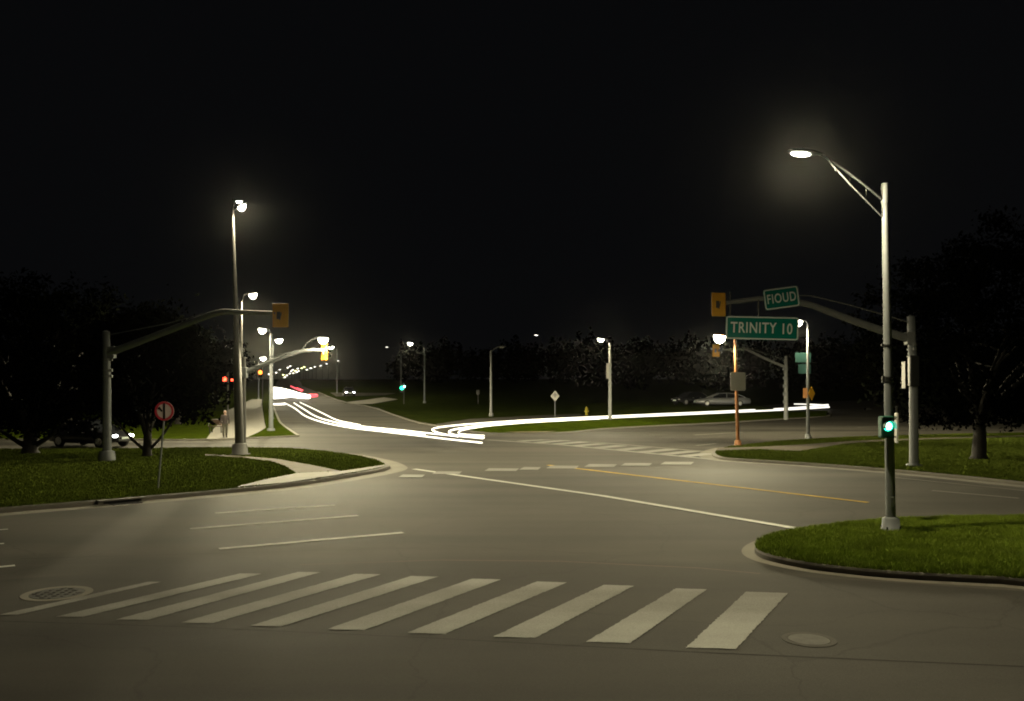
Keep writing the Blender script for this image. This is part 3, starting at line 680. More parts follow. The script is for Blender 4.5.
# second left mast, on the far side of the road mouth
b = P(243, 452.5, KH); d = b.y
S2 = empty('traffic_signal', b, 'grey mast arm signal beside the very tall left post, yellow head under two lamps', 'traffic signal')
m = MB(); top = W(243.5, 357, d); m.tube([(0, 0, -.02), (0, 0, 3), top], [.15, .13, .12], 14); m.build('pole', 'bronze', S2)
dd = d + 1.0
m = MB(); m.tube([W(243, 373, d), W(268, 362.5, d + .3), W(290, 354.5, d + .6), W(303, 350.6, d + .8), W(312, 350, d + .9), W(323, 350, dd)], [.11, .1, .09, .085, .08, .07], 12); m.box(W(244, 372.5, d), (.3, .34, .5), bev=.03); m.build('mast_arm', 'galv', S2)
m = MB(); m.tube([W(243, 364, d), W(262, 358.6, d), W(302, 349.5, d + .8)], .022, 6); m.build('tie_rod', 'galv', S2)
signal_head(S2, W(324.5, 351.5, dd), R(-35), 'sig_yellow_dk', w=.46, h=.84)
m = MB(); m.tube(curve(W(302, 350.6, d + .8), W(307, 339.5, d + .8), W(318, 337.8, d + .8)), .03, 8); m.build('lamp_arm', 'galv', S2)
head(S2, W(321.6, 338, d + .8), 0, .0, .55, 'lamp_hot', 'galv', 2.6, 2600, R(-30), 1.5)
# right mast
b = P(914, 466, KH); d = b.y
S3 = empty('traffic_signal', b, 'grey mast arm signal on the right island carrying green street name signs', 'traffic signal', lean=(0, R(-.3)))
m = MB(); top = W(912, 316.5, d); m.tube([(0, 0, -.02), (0, 0, 3), top], [.175, .16, .15], 16); m.tube([top, top + Vector((0, 0, .05))], [.165, .05], 14); m.build('pole', 'galv', S3)
m = MB(); m.tube([(0, 0, 0), (0, 0, .06), (0, 0, .1)], [.30, .30, .19], 16); m.build('base', 'galv', S3)
m = MB(); m.tube([W(911, 339, d), W(880, 329.5, d), W(845, 317, d), W(812, 304.4, d), W(800, 301.6, d), W(790, 300.4, d), W(760, 297.5, d), W(742, 300, d), W(727, 301.6, d)], [.17, .155, .14, .12, .115, .11, .09, .085, .08], 12); m.box(W(910, 338.5, d), (.3, .34, .5), bev=.03); m.build('mast_arm', 'galv_light', S3)
m = MB(); m.tube([W(912, 323, d), W(886, 315, d), W(850, 304.5, d), W(812, 295.2, d), W(797, 294.8, d)], .025, 6); m.build('tie_rod', 'galv_light', S3)
for z in (345, 350, 357): m = MB(); p = W(912.5, z, d); m.tube([p, p + Vector((0, 0, .05))], .185, 12); m.box(p + Vector((.0, -.2, .03)), (.1, .1, .1)); m.build('band', 'galv_light', S3)
m = MB(); m.box(W(904.5, 375, d - .2), (.05, .32, 1.05), bev=.01); m.box(W(914, 371, d - .25), (.36, .28, 1.2), bev=.05); m.build('control_box', 'sig_black', S3)
m = MB(); m.tube([W(731, 291, d - .05), W(731, 315, d - .05)], .028, 8); m.tube([W(759.5, 297, d - .05), W(759.5, 318, d - .05)], .028, 8); m.build('hanger', 'bronze', S3)
signal_head(S3, W(719.5, 303.5, d), R(12), w=.58, h=.92)
# small far mast on the right
b = P(786, 420); d = b.y
S4 = empty('traffic_signal', b, 'small far mast arm signal behind the right lamp posts, facing its yellow back', 'traffic signal')
m = MB(); top = W(786, 356, d); m.tube([(0, 0, -.02), (0, 0, 3), top], [.22, .19, .17], 12); m.build('pole', 'galv_light', S4)
m = MB(); m.tube([W(785, 367, d), W(765, 358.4, d), W(747, 349.6, d), W(742, 348.4, d), W(718, 350.6, d)], [.15, .13, .12, .11, .1], 10); m.build('mast_arm', 'galv_light', S4)
m = MB(); m.tube([W(785, 360, d), W(745, 347, d)], .03, 6); m.build('tie_rod', 'galv', S4)
signal_head(S4, W(716, 350.5, d), R(10), w=.75, h=1.22)
m = MB()
for z in (369, 378, 386, 394, 402): p = W(786, z, d); m.box(p + Vector((random.choice((-.2, .2)), -.1, 0)), (.25, .2, .3), bev=.04)
m.build('equipment_box', 'galv', S4)
# green lit signal on the near lamp post
c0 = at(886, 426, 18.15)
S5 = empty('pedestal_signal', c0, 'lit green signal fixed to the near lamp post', 'traffic signal')
m = MB(); m.box((0, 0, -.02), (.27, .2, .46), bev=.035); m.build('housing', 'sig_green_case', S5)
m = MB(); n = 18; v = []; f = []
for i in range(n + 1):
    a = R(-25) + R(230) * i / n
    for yy in (-.10, -.27): v.append((.112 * math.cos(a), yy, .112 * math.sin(a) - .0))
for i in range(n): f.append((2 * i, 2 * i + 2, 2 * i + 3, 2 * i + 1))
m.add(v, f, True); m.box((0, -.12, .19), (.29, .2, .02), bev=.006); m.build('visor', 'sig_green_case', S5)
m = MB(); m.ball((0, -.10, 0), (.10, .03, .10), 20, 12); m.build('signal_lens', 'sig_on_green', S5)
m = MB(); m.ball((0, -.118, 0), (.072, .025, .072), 18, 10); m.build('lens_core', 'sig_core_green', S5)
m = MB(); m.box((.06, .15, .1), (.05, .14, .04)); m.box((.06, .15, -.14), (.05, .14, .04)); m.build('bracket', 'darkmetal', S5)
# thin plate on its own small bracket behind the near lamp post
c = at(897.5, 428, 19.2)
t = empty('edge_on_sign', c, 'narrow pale sign plate seen nearly edge on behind the near lamp post', 'sign')
m = MB(); m.box((0, .05, 0), (.035, .30, .66), rz=R(-14), bev=.006); m.build('plate', 'sign_grey', t)
m = MB(); m.box((-.06, .02, .2), (.14, .04, .03)); m.box((-.06, .02, -.2), (.14, .04, .03)); m.tube([(-.01, 0, .34), (-.02, -.02, .48)], .03, 8); m.build('bracket', 'darkmetal', t)
# distant signals
def small_signal(px, py, d, label, lens, second=None, size=1.0):
    c = at(px, py, d); t = empty('traffic_signal', (c.x, d, g(d)), label, 'traffic signal'); h = c.z - g(d)
    m = MB(); m.tube([(.25, .1, 0), (.25, .1, h + .7)], .07, 8); m.build('pole', 'bronze', t)
    m = MB(); m.box((0, 0, h), (.4 * size, .25, 1.15 * size), bev=.04); m.box((.15, .05, h), (.3, .08, .1)); m.build('signal_head', 'sig_black', t)
    m = MB(); m.ball((0, -.14, h), (.24 * size, .08, .24 * size)); m.build('signal_lens', lens, t)
    if second:
        q = at(second[0], second[1], d); m = MB(); m.ball((q.x - c.x, -.14, q.z - g(d)), .12 * size); m.build('signal_lens', second[2], t)
small_signal(225, 379, 85, 'small signal showing red beside the left trees', 'sig_on_red', (232.5, 380, 'sig_on_red'), .9)
small_signal(402, 388, 118, 'small signal showing green far behind the centre grass', 'sig_on_green', (404.5, 386.5, 'sig_core_green'), 1.1)
small_signal(260.5, 372.4, 120, 'small signal showing orange behind the left signal arm', 'sig_on_orange', None, 1.2)

# ------------------------------------------------------------------ signs
def rrect(w, h, r, n=5):
    pts = []
    for cx, cz, a0 in ((w / 2 - r, h / 2 - r, 0), (-w / 2 + r, h / 2 - r, 90), (-w / 2 + r, -h / 2 + r, 180), (w / 2 - r, -h / 2 + r, 270)):
        for i in range(n + 1):
            a = R(a0 + 90 * i / n); pts.append((cx + r * math.cos(a), cz + r * math.sin(a)))
    return pts
def text(parent, s, size, sx, x, z, y, mat, name='lettering'):
    cu = bpy.data.curves.new(name, 'FONT'); cu.body = s; cu.size = size; cu.align_x = 'CENTER'; cu.align_y = 'CENTER'; cu.extrude = .004; cu.space_character = 1.12; cu.offset = size * .012
    tmp = bpy.data.objects.new(name, cu); col.objects.link(tmp); dg = bpy.context.evaluated_depsgraph_get()
    me = bpy.data.meshes.new_from_object(tmp.evaluated_get(dg)); bpy.data.objects.remove(tmp)
    mt = Matrix.Translation((x, y, z)) @ Matrix.Rotation(PI / 2, 4, 'X') @ Matrix.Diagonal((sx, 1, 1, 1)); me.transform(mt)
    me.materials.clear(); me.materials.append(M[mat]); o = bpy.data.objects.new(name, me); col.objects.link(o); o.parent = parent; return o
def name_sign(px, py, d, w, h, rot, label, s, size, sx, roll, yaw):
    c = at(px, py, d); t = empty('street_name_sign', c, label, 'street sign'); t.rotation_euler = (0, roll, yaw)
    m = MB(); m.prism(rrect(w, h, .10), 'y', .03); m.build('panel', 'sign_green', t)
    o_, i_ = rrect(w - .02, h - .02, .095), rrect(w - .11, h - .11, .06); n = len(o_); m = MB()
    v = [(p[0], -.019, p[1]) for p in o_] + [(p[0], -.019, p[1]) for p in i_]; m.add(v, [(i, (i + 1) % n, (i + 1) % n + n, i + n) for i in range(n)]); m.build('border', 'sign_white', t)
    for a, b_, c_, e in s: text(t, a, size, sx, b_, c_, -.021, 'sign_white')
    m = MB()
    for k in (-.3, .3): m.box((k * w, .03, h * .0), (.05, .03, h * .8))
    m.build('stiffener', 'galv', t); return t
d3 = S3.location.y
name_sign(762, 328.2, d3 - .25, 2.78, .90, 0, 'wide green street name sign reading TRINITY 10 below the mast arm', [('TRINITY', -.33, -.01, 0), ('10', .93, -.03, 0)], .58, .74, R(1.6), R(-4))
name_sign(781.4, 298, d3 - .35, 1.30, .80, 0, 'small tilted green street name sign reading FIOUD on the mast arm', [('FIOUD', 0, -.01, 0)], .50, .68, R(-7), R(-10))
def plate(name, px, py, d, w, h, mat, label, shape='rect', yaw=0, extra=None, cat='sign', back='sign_grey', roll=0):
    c = at(px, py, d); t = empty(name, c, label, cat, rz=yaw); m = MB()
    pts = rrect(w, h, min(w, h) * .09) if shape == 'rect' else [(0, h / 2), (-w / 2, 0), (0, -h / 2), (w / 2, 0)]
    if roll: t.rotation_euler = (0, roll, yaw)
    m.prism(pts, 'y', .012); m.build('panel', mat, t)
    m = MB(); m.box((0, .035, 0), (.07, .05, h * .55)); m.build('bracket', 'galv', t); return t
plate('plate_sign', 738, 381.5, L13.location.y - .15, .80, .98, 'sign_grey', 'blank pale plate sign on the orange lamp post')
t = plate('plate_sign', 804.5, 357.5, L14.location.y + .15, 1.05, .62, 'sign_teal', 'upper wide green plate sign behind the right lamp post', yaw=R(6)); t.location.x -= .1
t = plate('plate_sign', 806, 369, L14.location.y + .15, .82, .60, 'sign_teal', 'lower narrow green plate sign behind the right lamp post', yaw=R(6)); t.location.x -= .1
plate('diamond_sign', 811.6, 393.4, L14.location.y - .16, .52, .90, 'sign_amber', 'amber diamond warning sign on the right lamp post', 'diamond', R(20))
plate('plate_sign', 805.2, 393, L14.location.y - .14, .28, .62, 'sign_orange', 'narrow orange plate beside the amber diamond sign', 'rect', R(-40))
t = plate('plate_sign', 608.3, 371, 76.7, .30, 1.35, 'sign_grey', 'tall narrow plate sign on the centre bank lamp post', yaw=R(30)); t.location.x -= .05
# no turn sign on its leaning post
b = P(158, 488.5, KH); d = b.y; tp = at(165.5, 403, d)
t = empty('no_turn_sign', b, 'round red and white no turn sign on a thin leaning post in the left grass', 'road sign')
m = MB(); m.tube([(0, 0, -.02), tp - b], .028, 8); m.build('post', 'galv', t)
c = at(165, 411, d) - b + Vector((0, -.05, 0)); r_ = .29
m = MB(); m.tube([c + Vector((0, .008, 0)), c - Vector((0, .004, 0))], r_, 30); m.build('face', 'sign_pink', t)
m = MB(); v = []; f = []; n = 32
for i in range(n):
    a = 2 * PI * i / n
    for q in (r_ * .99, r_ * .76): v.append(c + Vector((q * math.cos(a), -.009, q * math.sin(a))))
for i in range(n): j = (i + 1) % n; f.append((2 * i, 2 * j, 2 * j + 1, 2 * i + 1))
m.add(v, f); m.build('ring', 'sign_red', t)
m = MB(); m.box(c + Vector((.0, -.012, .0)), (.055, .008, .48)); m.box(None, (.16, .008, .045), m=Matrix.Translation(c + Vector((-.11, -.012, .05))) @ Matrix.Rotation(R(50), 4, 'Y')); m.box(None, (.08, .008, .05), m=Matrix.Translation(c + Vector((-.15, -.014, .09))) @ Matrix.Rotation(R(-35), 4, 'Y')); m.build('symbol', 'sign_black', t)
# grey diamond on a post
b = P(555, 417.5); d = b.y; c = at(555, 396, d) - b
t = empty('diamond_sign', b, 'grey diamond sign on a short post behind the white streak', 'road sign')
m = MB(); m.tube([(0, 0, 0), c + Vector((0, 0, .3))], .05, 8); m.build('post', 'galv', t)
m = MB(); m.prism([(0, .56), (-.46, 0), (0, -.56), (.46, 0)], 'y', .02, Matrix.Translation(c + Vector((0, -.07, 0)))); m.build('panel', 'sign_grey', t)
m = MB(); m.box(c + Vector((0, -.085, .1)), (.12, .008, .5)); m.box(c + Vector((0, -.086, .12)), (.4, .008, .1)); m.build('symbol', 'galv', t)
# hydrant
b = P(586.5, 415.4)
t = empty('fire_hydrant', b, 'small yellow hydrant on the grass beyond the white streak', 'fire hydrant')
m = MB(); m.tube([(0, 0, 0), (0, 0, .06), (0, 0, .08), (0, 0, .62), (0, 0, .66), (0, 0, .70)], [.2, .2, .13, .13, .17, .17], 14); m.ball((0, 0, .72), (.15, .15, .16)); m.tube([(0, 0, .86), (0, 0, .95)], .04, 8); m.build('barrel', 'hydrant', t)
for s_ in (-1, 1): m = MB(); m.tube([(s_ * .1, 0, .45), (s_ * .24, 0, .45)], .07, 10); m.build('outlet', 'hydrant', t)
# faint post in the dark grass
b = P(478, 404)
t = empty('marker_post', b, 'dull grey signpost almost lost in the dark centre grass', 'signpost')
m = MB(); m.tube([(0, 0, 0), (0, 0, 1.9)], .05, 8); m.build('post', 'bronze', t); m = MB(); m.box((0, -.07, 1.6), (.45, .03, .6), bev=.01); m.build('panel', 'bronze', t)

# ------------------------------------------------------------------ light streaks
def spline(pts, n=8):
    out = []; k = len(pts)
    for i in range(k - 1):
        p0, p1, p2, p3 = pts[max(i - 1, 0)], pts[i], pts[i + 1], pts[min(i + 2, k - 1)]
        for j in range(n):
            t = j / n; out.append(0.5 * ((2 * p1) + (p2 - p0) * t + (2 * p0 - 5 * p1 + 4 * p2 - p3) * t * t + (3 * p1 - p0 - 3 * p2 + p3) * t ** 3))
    out.append(pts[-1]); return out
def trail(label, strands, mat='trail', h=.55):
    t = empty('light_trail', P(*strands[0][0][0], h) - Vector((0, 0, h)), label, 'light trail')
    o = t.location.copy()
    for pxs, r in strands:
        pts = spline([P(x, y, h) - o for x, y in pxs]); n = len(pts)
        rr = [(r[0] + (r[1] - r[0]) * i / (n - 1)) * (.40 if mat == 'trail' else .8) for i in range(n)]
        m = MB(); m.tube(pts, rr, 8); m.build('strand', mat, t)
trail('white headlight streaks sweeping down from the far road to the junction', [
    ([(286, 403.6), (295, 408.5), (305, 415.8), (322, 422), (350, 427.6), (380, 431.2), (420, 435.8), (450, 439.4), (482, 442.8)], (.17, .10)),
    ([(294, 403), (303, 408.6), (316, 416.4), (335, 422.2), (360, 426.2), (400, 430.2), (440, 434.4), (483, 438.4)], (.17, .10)),
    ([(300, 402.4), (312, 408), (325, 414.4), (338, 420.4), (360, 425)], (.14, .12)),
    ([(340, 423.8), (360, 427.2), (390, 430.8), (425, 434.4)], (.14, .10))])
trail('white headlight streaks running along the slip road and hooking left', [
    ([(828, 404.8), (790, 408.2), (740, 410.6), (700, 412.4), (640, 415), (600, 416.8), (540, 419.6), (500, 422), (462, 424.8), (441, 427), (432.5, 429.2), (436, 432), (446, 434.6), (458, 436.6)], (.22, .11)),
    ([(829, 407.0), (790, 409.4), (700, 413.6), (600, 418.2), (520, 422.8), (476, 426.4), (455, 429.4), (449, 432), (455, 435), (470, 436.6), (484, 437.8)], (.22, .10)),
    ([(600, 418.8), (540, 421.9), (500, 424.8), (476, 427.6), (461, 430.6), (459, 433.4), (467, 434.6), (484, 435.6)], (.10, .10)),
    ([(794, 404.0), (812, 404.4), (828, 405.6)], (.14, .2))])
trail('wide white glare of headlights far up the road', [
    ([(272, 389.4), (280, 390), (290, 392.2), (300, 395), (309, 396.6)], (.55, .34)),
    ([(272, 393), (280, 393.6), (290, 395), (300, 396.4), (309, 397.2)], (.55, .28)),
    ([(272, 396.4), (282, 396.4), (290, 396.2)], (.5, .2)),
    ([(272, 404.2), (280, 404.2), (285, 403.8)], (.10, .14))], 'trail_far', .7)
trail('red tail light streak beside the far white glare', [([(309.5, 395.8), (313, 395.6), (317, 395.4)], (.35, .28))], 'trail_red', .8)
trail('thin white streak at the crest of the far road', [([(272, 380.2), (277, 380), (281, 379.8)], (.55, .55))], 'trail_far', .7)
trail('small red streak at the crest of the far road', [([(283, 378.2), (286, 377.6), (289, 377.2)], (.5, .5))], 'trail_red', .8)

trail('short red tail light streaks along the distant lane', [([(291, 386.2), (296, 388.6), (302, 391)], (.16, .12)), ([(297, 387.8), (303, 390.2)], (.1, .1))], 'trail_red', .8)
# ------------------------------------------------------------------ cars
def car(label, loc, rz, paint, lit=False, cat='car', group=None, L_=4.7):
    t = empty('parked_car', loc, label, cat, group, rz=rz)
    k = L_ / 4.7
    # stations: x, half width low, half width belt, z low, z belt (deck)
    st = [(-2.33, .62, .60, .42, .72), (-2.25, .78, .76, .30, .86), (-1.7, .88, .86, .24, .98), (-1.1, .90, .88, .22, .97), (0, .90, .89, .22, .93), (.9, .90, .88, .22, .93), (1.35, .89, .85, .24, .88), (2.0, .84, .78, .28, .76), (2.27, .72, .66, .34, .66), (2.35, .58, .55, .42, .58)]
    v = []; f = []; n = 12
    for x, wl, wb, zl, zb in st:
        zm = (zl + zb) / 2
        sec = [(-wl * .9, zl), (-wl, zl + .1), (-wl * 1.01, zm), (-wb, zb - .10), (-wb * .93, zb - .02), (-wb * .5, zb), (wb * .5, zb), (wb * .93, zb - .02), (wb, zb - .10), (wl * 1.01, zm), (wl, zl + .1), (wl * .9, zl)]
        v += [Vector((x * k, y, z)) for y, z in sec]
    for i in range(len(st) - 1):
        for j in range(n): f.append((i * n + j, i * n + (j + 1) % n, (i + 1) * n + (j + 1) % n, (i + 1) * n + j))
    m = MB(); m.add(v, f, True); m.add(v[:n], [tuple(range(n))]); m.add(v[-n:], [tuple(range(n))])
    # roof and pillars
    gh = [(-1.85, .70, .97), (-1.15, .60, 1.40), (-.3, .60, 1.46), (.35, .60, 1.43), (1.25, .70, .90)]
    top = MB(); v = []; f = []
    for x, w, z in gh[1:4]: v += [(x * k, -w, z - .04), (x * k, -w * .7, z), (x * k, w * .7, z), (x * k, w, z - .04)]
    for i in range(2):
        for j in range(3): f.append((4 * i + j, 4 * i + 4 + j, 4 * i + 5 + j, 4 * i + 1 + j))
    m.add(v, f, True)
    for s_ in (-1, 1):
        for a, b_ in (((-1.85, .78, .95), (-1.15, .6, 1.37)), ((1.25, .78, .90), (.35, .6, 1.40)), ((-.25, .84, .92), (-.28, .61, 1.42))):
            m.tube([(a[0] * k, a[1] * s_, a[2]), (b_[0] * k, b_[1] * s_, b_[2])], .045, 6)
        m.tube([(-1.15 * k, .6 * s_, 1.38), (-.3 * k, .61 * s_, 1.44), (.35 * k, .6 * s_, 1.41)], .035, 6)
    m.build('body', paint, t)
    def pane(name, pts): q = MB(); q.add([Vector((p[0] * k, p[1], p[2])) for p in pts], [tuple(range(len(pts)))]); q.build(name, 'glass', t)
    pane('windscreen', [(1.22, -.74, .90), (1.22, .74, .90), (.37, .57, 1.405), (.37, -.57, 1.405)])
    pane('rear_window', [(-1.83, -.72, .95), (-1.83, .72, .95), (-1.16, .57, 1.375), (-1.16, -.57, 1.375)])
    for s_ in (-1, 1):
        pane('side_window', [(1.18, .79 * s_, .91), (-.23, .84 * s_, .93), (-.27, .605 * s_, 1.41), (.36, .59 * s_, 1.385)])
        pane('side_window', [(-.28, .84 * s_, .93), (-1.75, .79 * s_, .96), (-1.14, .59 * s_, 1.36), (-.3, .605 * s_, 1.41)])
        q = MB(); q.box((1.0 * k, .97 * s_, .98), (.14, .18, .12), bev=.03); q.build('wing_mirror', paint, t)
        for hx in (.35, -.75): q = MB(); q.box((hx * k, .895 * s_, .80), (.18, .03, .03)); q.build('door_handle', 'rim', t)
        q = MB(); q.ball((2.2 * k, .55 * s_, .62), (.12, .16, .085)); q.build('headlight', 'head_on' if lit else 'lamp_glass_off', t)
        q = MB(); q.ball((-2.27 * k, .55 * s_, .76), (.06, .17, .08)); q.build('tail_light', 'tail_glass', t)
        for x in (1.42, -1.38):
            q = MB(); q.tube([(x * k, .70 * s_, .33), (x * k, .72 * s_, .33), (x * k, .89 * s_, .33), (x * k, .91 * s_, .33)], [.27, .33, .33, .28], 24); w = q.build('tyre', 'rubber', t)
            q = MB(); q.tube([(x * k, .905 * s_, .33), (x * k, .925 * s_, .33)], [.215, .20], 20)
            for a in range(5): c_ = Vector((math.cos(a * 1.2566), 0, math.sin(a * 1.2566))); q.tube([(x * k, .925 * s_, .33), Vector((x * k, .925 * s_, .33)) + c_ * .2], .03, 6)
            q.build('rim', 'rim', w)
    q = MB(); q.box((2.335 * k, 0, .40), (.04, .9, .12), bev=.015); q.build('grille', 'sig_black', t)
    q = MB(); q.box((2.36 * k, 0, .52), (.012, .5, .11)); q.build('number_plate', 'sign_white', t)
    return t
def cz(x, y): return g(y) + max(bank(x, y), 0)
x, y = (722 - 512) / F * 95.5, 95.5
car('silver saloon car parked nose left on the bank behind the orange post', (x, y, cz(x, y)), R(180), 'silver', L_=6.0)
x, y = (690 - 512) / F * 99, 99
car('dark car mostly lost in shadow just left of the silver saloon', (x, y, cz(x, y)), R(212), 'darkcar')
p = P(86, 447.6)
car('dark car with lit headlights waiting behind the left trees', (p.x, p.y + .6, RO), R(-20), 'darkcar', True)
p = P(349, 396.4)
car('tiny far car in the parking lot right of the red streak', (p.x, p.y, g(p.y) + .02), R(-75), 'darkcar', True)

# ------------------------------------------------------------------ bench and person on the pavement
p = P(216.5, 432.6, .11)
t = empty('park_bench', p, 'small brown slatted bench on the pavement left of the standing person', 'bench', rz=R(-8))
m = MB()
for i in range(4): m.box((0, -.18 + i * .12, .44), (1.05, .10, .035), bev=.008)
m.build('seat', 'wood', t)
m = MB()
for i in range(3): m.box((0, .27 + i * .03, .58 + i * .13), (1.05, .03, .10), bev=.008)
m.build('backrest', 'wood', t)
for s_ in (-1, 1):
    m = MB(); m.box((s_ * .42, -.16, .21), (.05, .05, .42)); m.box((s_ * .42, .22, .21), (.05, .05, .42)); m.box((s_ * .42, .03, .05), (.05, .42, .04)); m.build('leg', 'darkmetal', t)
    m = MB(); m.tube([(s_ * .5, -.2, .42), (s_ * .5, -.18, .64), (s_ * .5, .24, .68)], .022, 8); m.build('armrest', 'galv', t)
m = MB(); m.tube([(-.52, .34, .92), (.52, .34, .92)], .02, 8); m.build('top_rail', 'galv_light', t)

def fuse(mb, vox, name, mat, parent):
    o = mb.build(name, mat, parent); md = o.modifiers.new('r', 'REMESH'); md.mode = 'VOXEL'; md.voxel_size = vox
    s = o.modifiers.new('s', 'SMOOTH'); s.iterations = 3; s.factor = .5
    dg = bpy.context.evaluated_depsgraph_get(); me = bpy.data.meshes.new_from_object(o.evaluated_get(dg)); o.modifiers.clear(); o.data = me
    me.polygons.foreach_set('use_smooth', [True] * len(me.polygons)); return o
p = P(225, 437.4, .115)
pt = empty('person', p, 'person in dark clothes standing on the pavement left of the tall post', 'person', rz=R(25))
SH = 1.42; HP = .90
body = MB()
body.tube([(0, 0, 1.36), (0, -.01, 1.48)], [.062, .055], 12)
body.ball((0, -.02, 1.60), (.078, .098, .118), 16, 14); body.ball((0, -.05, 1.53), (.055, .06, .055)); body.ball((0, -.125, 1.585), (.014, .02, .022), 8, 8)
for s_ in (-1, 1):
    body.ball((s_ * .08, -.01, 1.59), (.014, .028, .034), 8, 8); body.ball((s_ * .032, -.105, 1.612), (.016, .012, .011), 8, 8)
body.ball((0, -.108, 1.535), (.026, .012, .008), 8, 8)
body.tube([(0, 0, .88), (0, .0, 1.02), (0, -.01, 1.22), (0, 0, 1.36), (0, 0, 1.42)], [.135, .125, .15, .145, .07], 14)
leg = {}; arm = {}
for s_ in (-1, 1):
    ft = .04 if s_ > 0 else -.12
    leg[s_] = [(s_ * .09, 0, .90), (s_ * .095, -.02 + ft * .4, .50), (s_ * .09, ft + .02, .09)]
    body.tube(leg[s_], [.088, .058, .04], 10)
    body.tube([(s_ * .09, ft + .05, .05), (s_ * .095, ft - .08, .035), (s_ * .1, ft - .15, .025)], [.042, .04, .028], 10)
    arm[s_] = [(s_ * .17, 0, 1.37), (s_ * .235, .03, 1.10), (s_ * .235, -.07, .87)]
    body.tube(arm[s_], [.052, .04, .028], 10)
    w = Vector(arm[s_][2]); body.ball(w + Vector((0, -.02, -.06)), (.018, .038, .05), 10, 8)
    for k, ln_ in enumerate((.062, .075, .07, .055)):
        a = w + Vector((0, -.048 + k * .019, -.09)); body.tube([a, a + Vector((-.006 * s_, -.004, -ln_ * .55)), a + Vector((-.018 * s_, -.008, -ln_))], [.0095, .009, .007], 8)
    a = w + Vector((0, -.05, -.035)); body.tube([a, a + Vector((-.012 * s_, -.028, -.03)), a + Vector((-.018 * s_, -.034, -.06))], [.011, .010, .008], 8)
fuse(body, .0065, 'body', 'skin', pt)
m = MB(); m.tube([(0, 0, .86), (0, 0, 1.02), (0, -.01, 1.22), (0, 0, 1.36), (0, 0, 1.415)], [.155, .148, .168, .162, .085], 16)
for s_ in (-1, 1): m.ball((s_ * .165, 0, 1.365), .07); m.tube(arm[s_], [.068, .054, .042], 10)
fuse(m, .012, 'jacket', 'shirt', pt)
m = MB(); m.tube([(0, 0, .80), (0, 0, .94)], [.15, .15], 14)
for s_ in (-1, 1): m.tube(leg[s_], [.105, .076, .058], 10)
fuse(m, .012, 'trousers', 'trouser', pt)
for s_ in (-1, 1):
    ft = .04 if s_ > 0 else -.12
    m = MB(); m.tube([(s_ * .09, ft + .075, .05), (s_ * .09, ft + .02, .055), (s_ * .095, ft - .09, .045), (s_ * .1, ft - .18, .03)], [.03, .055, .05, .03], 10); m.build('shoe', 'shoe', pt)
m = MB(); m.ball((0, .005, 1.638), (.088, .104, .095), 16, 12); fuse(m, .01, 'hair', 'hair', pt)

# ------------------------------------------------------------------ trees
def leaves(parent, name, mat, centre, rad, n_clump, per, size, bottom=None, clump_r=.75, shell=.55, flat=1.0):
    cs = []
    while len(cs) < n_clump:
        q = np.random.normal(0, 1, 3); q /= np.linalg.norm(q); rr = np.random.uniform(shell, 1.0) ** .8
        a = math.atan2(q[1], q[0]); wob = 1 + .13 * math.sin(a * 3 + centre[0]) + .09 * math.sin(a * 7 + q[2] * 5)
        c = np.array(centre) + q * rr * wob * np.array(rad)
        if bottom is not None and c[2] < bottom: c[2] = bottom + np.random.uniform(0, .9)
        cs.append(c)
    cs = np.array(cs); n = n_clump * per
    C = np.repeat(cs, per, 0); sz = np.repeat(np.random.uniform(.55, 1.25, n_clump), per)[:, None] * clump_r
    Pn = C + np.random.normal(0, .5, (n, 3)) * sz * np.array([1, 1, .75])
    if bottom is not None: low = Pn[:, 2] < bottom - .15; Pn[low, 2] = bottom - .15 + np.random.uniform(-.2, .5, low.sum())
    u = np.random.normal(0, 1, (n, 3)); u /= np.linalg.norm(u, axis=1)[:, None]
    w = np.random.normal(0, 1, (n, 3)); w -= (w * u).sum(1)[:, None] * u; w /= np.linalg.norm(w, axis=1)[:, None]
    s = size * np.random.uniform(.6, 1.35, (n, 1))
    V = np.stack([Pn - u * s, Pn + w * s * .45, Pn + u * s, Pn - w * s * .45], 1)
    nr = Pn - np.array(centre); nr /= np.linalg.norm(nr, axis=1)[:, None] + 1e-6
    return npmesh(name, mat, V.reshape(-1, 3), 4, parent, nr)
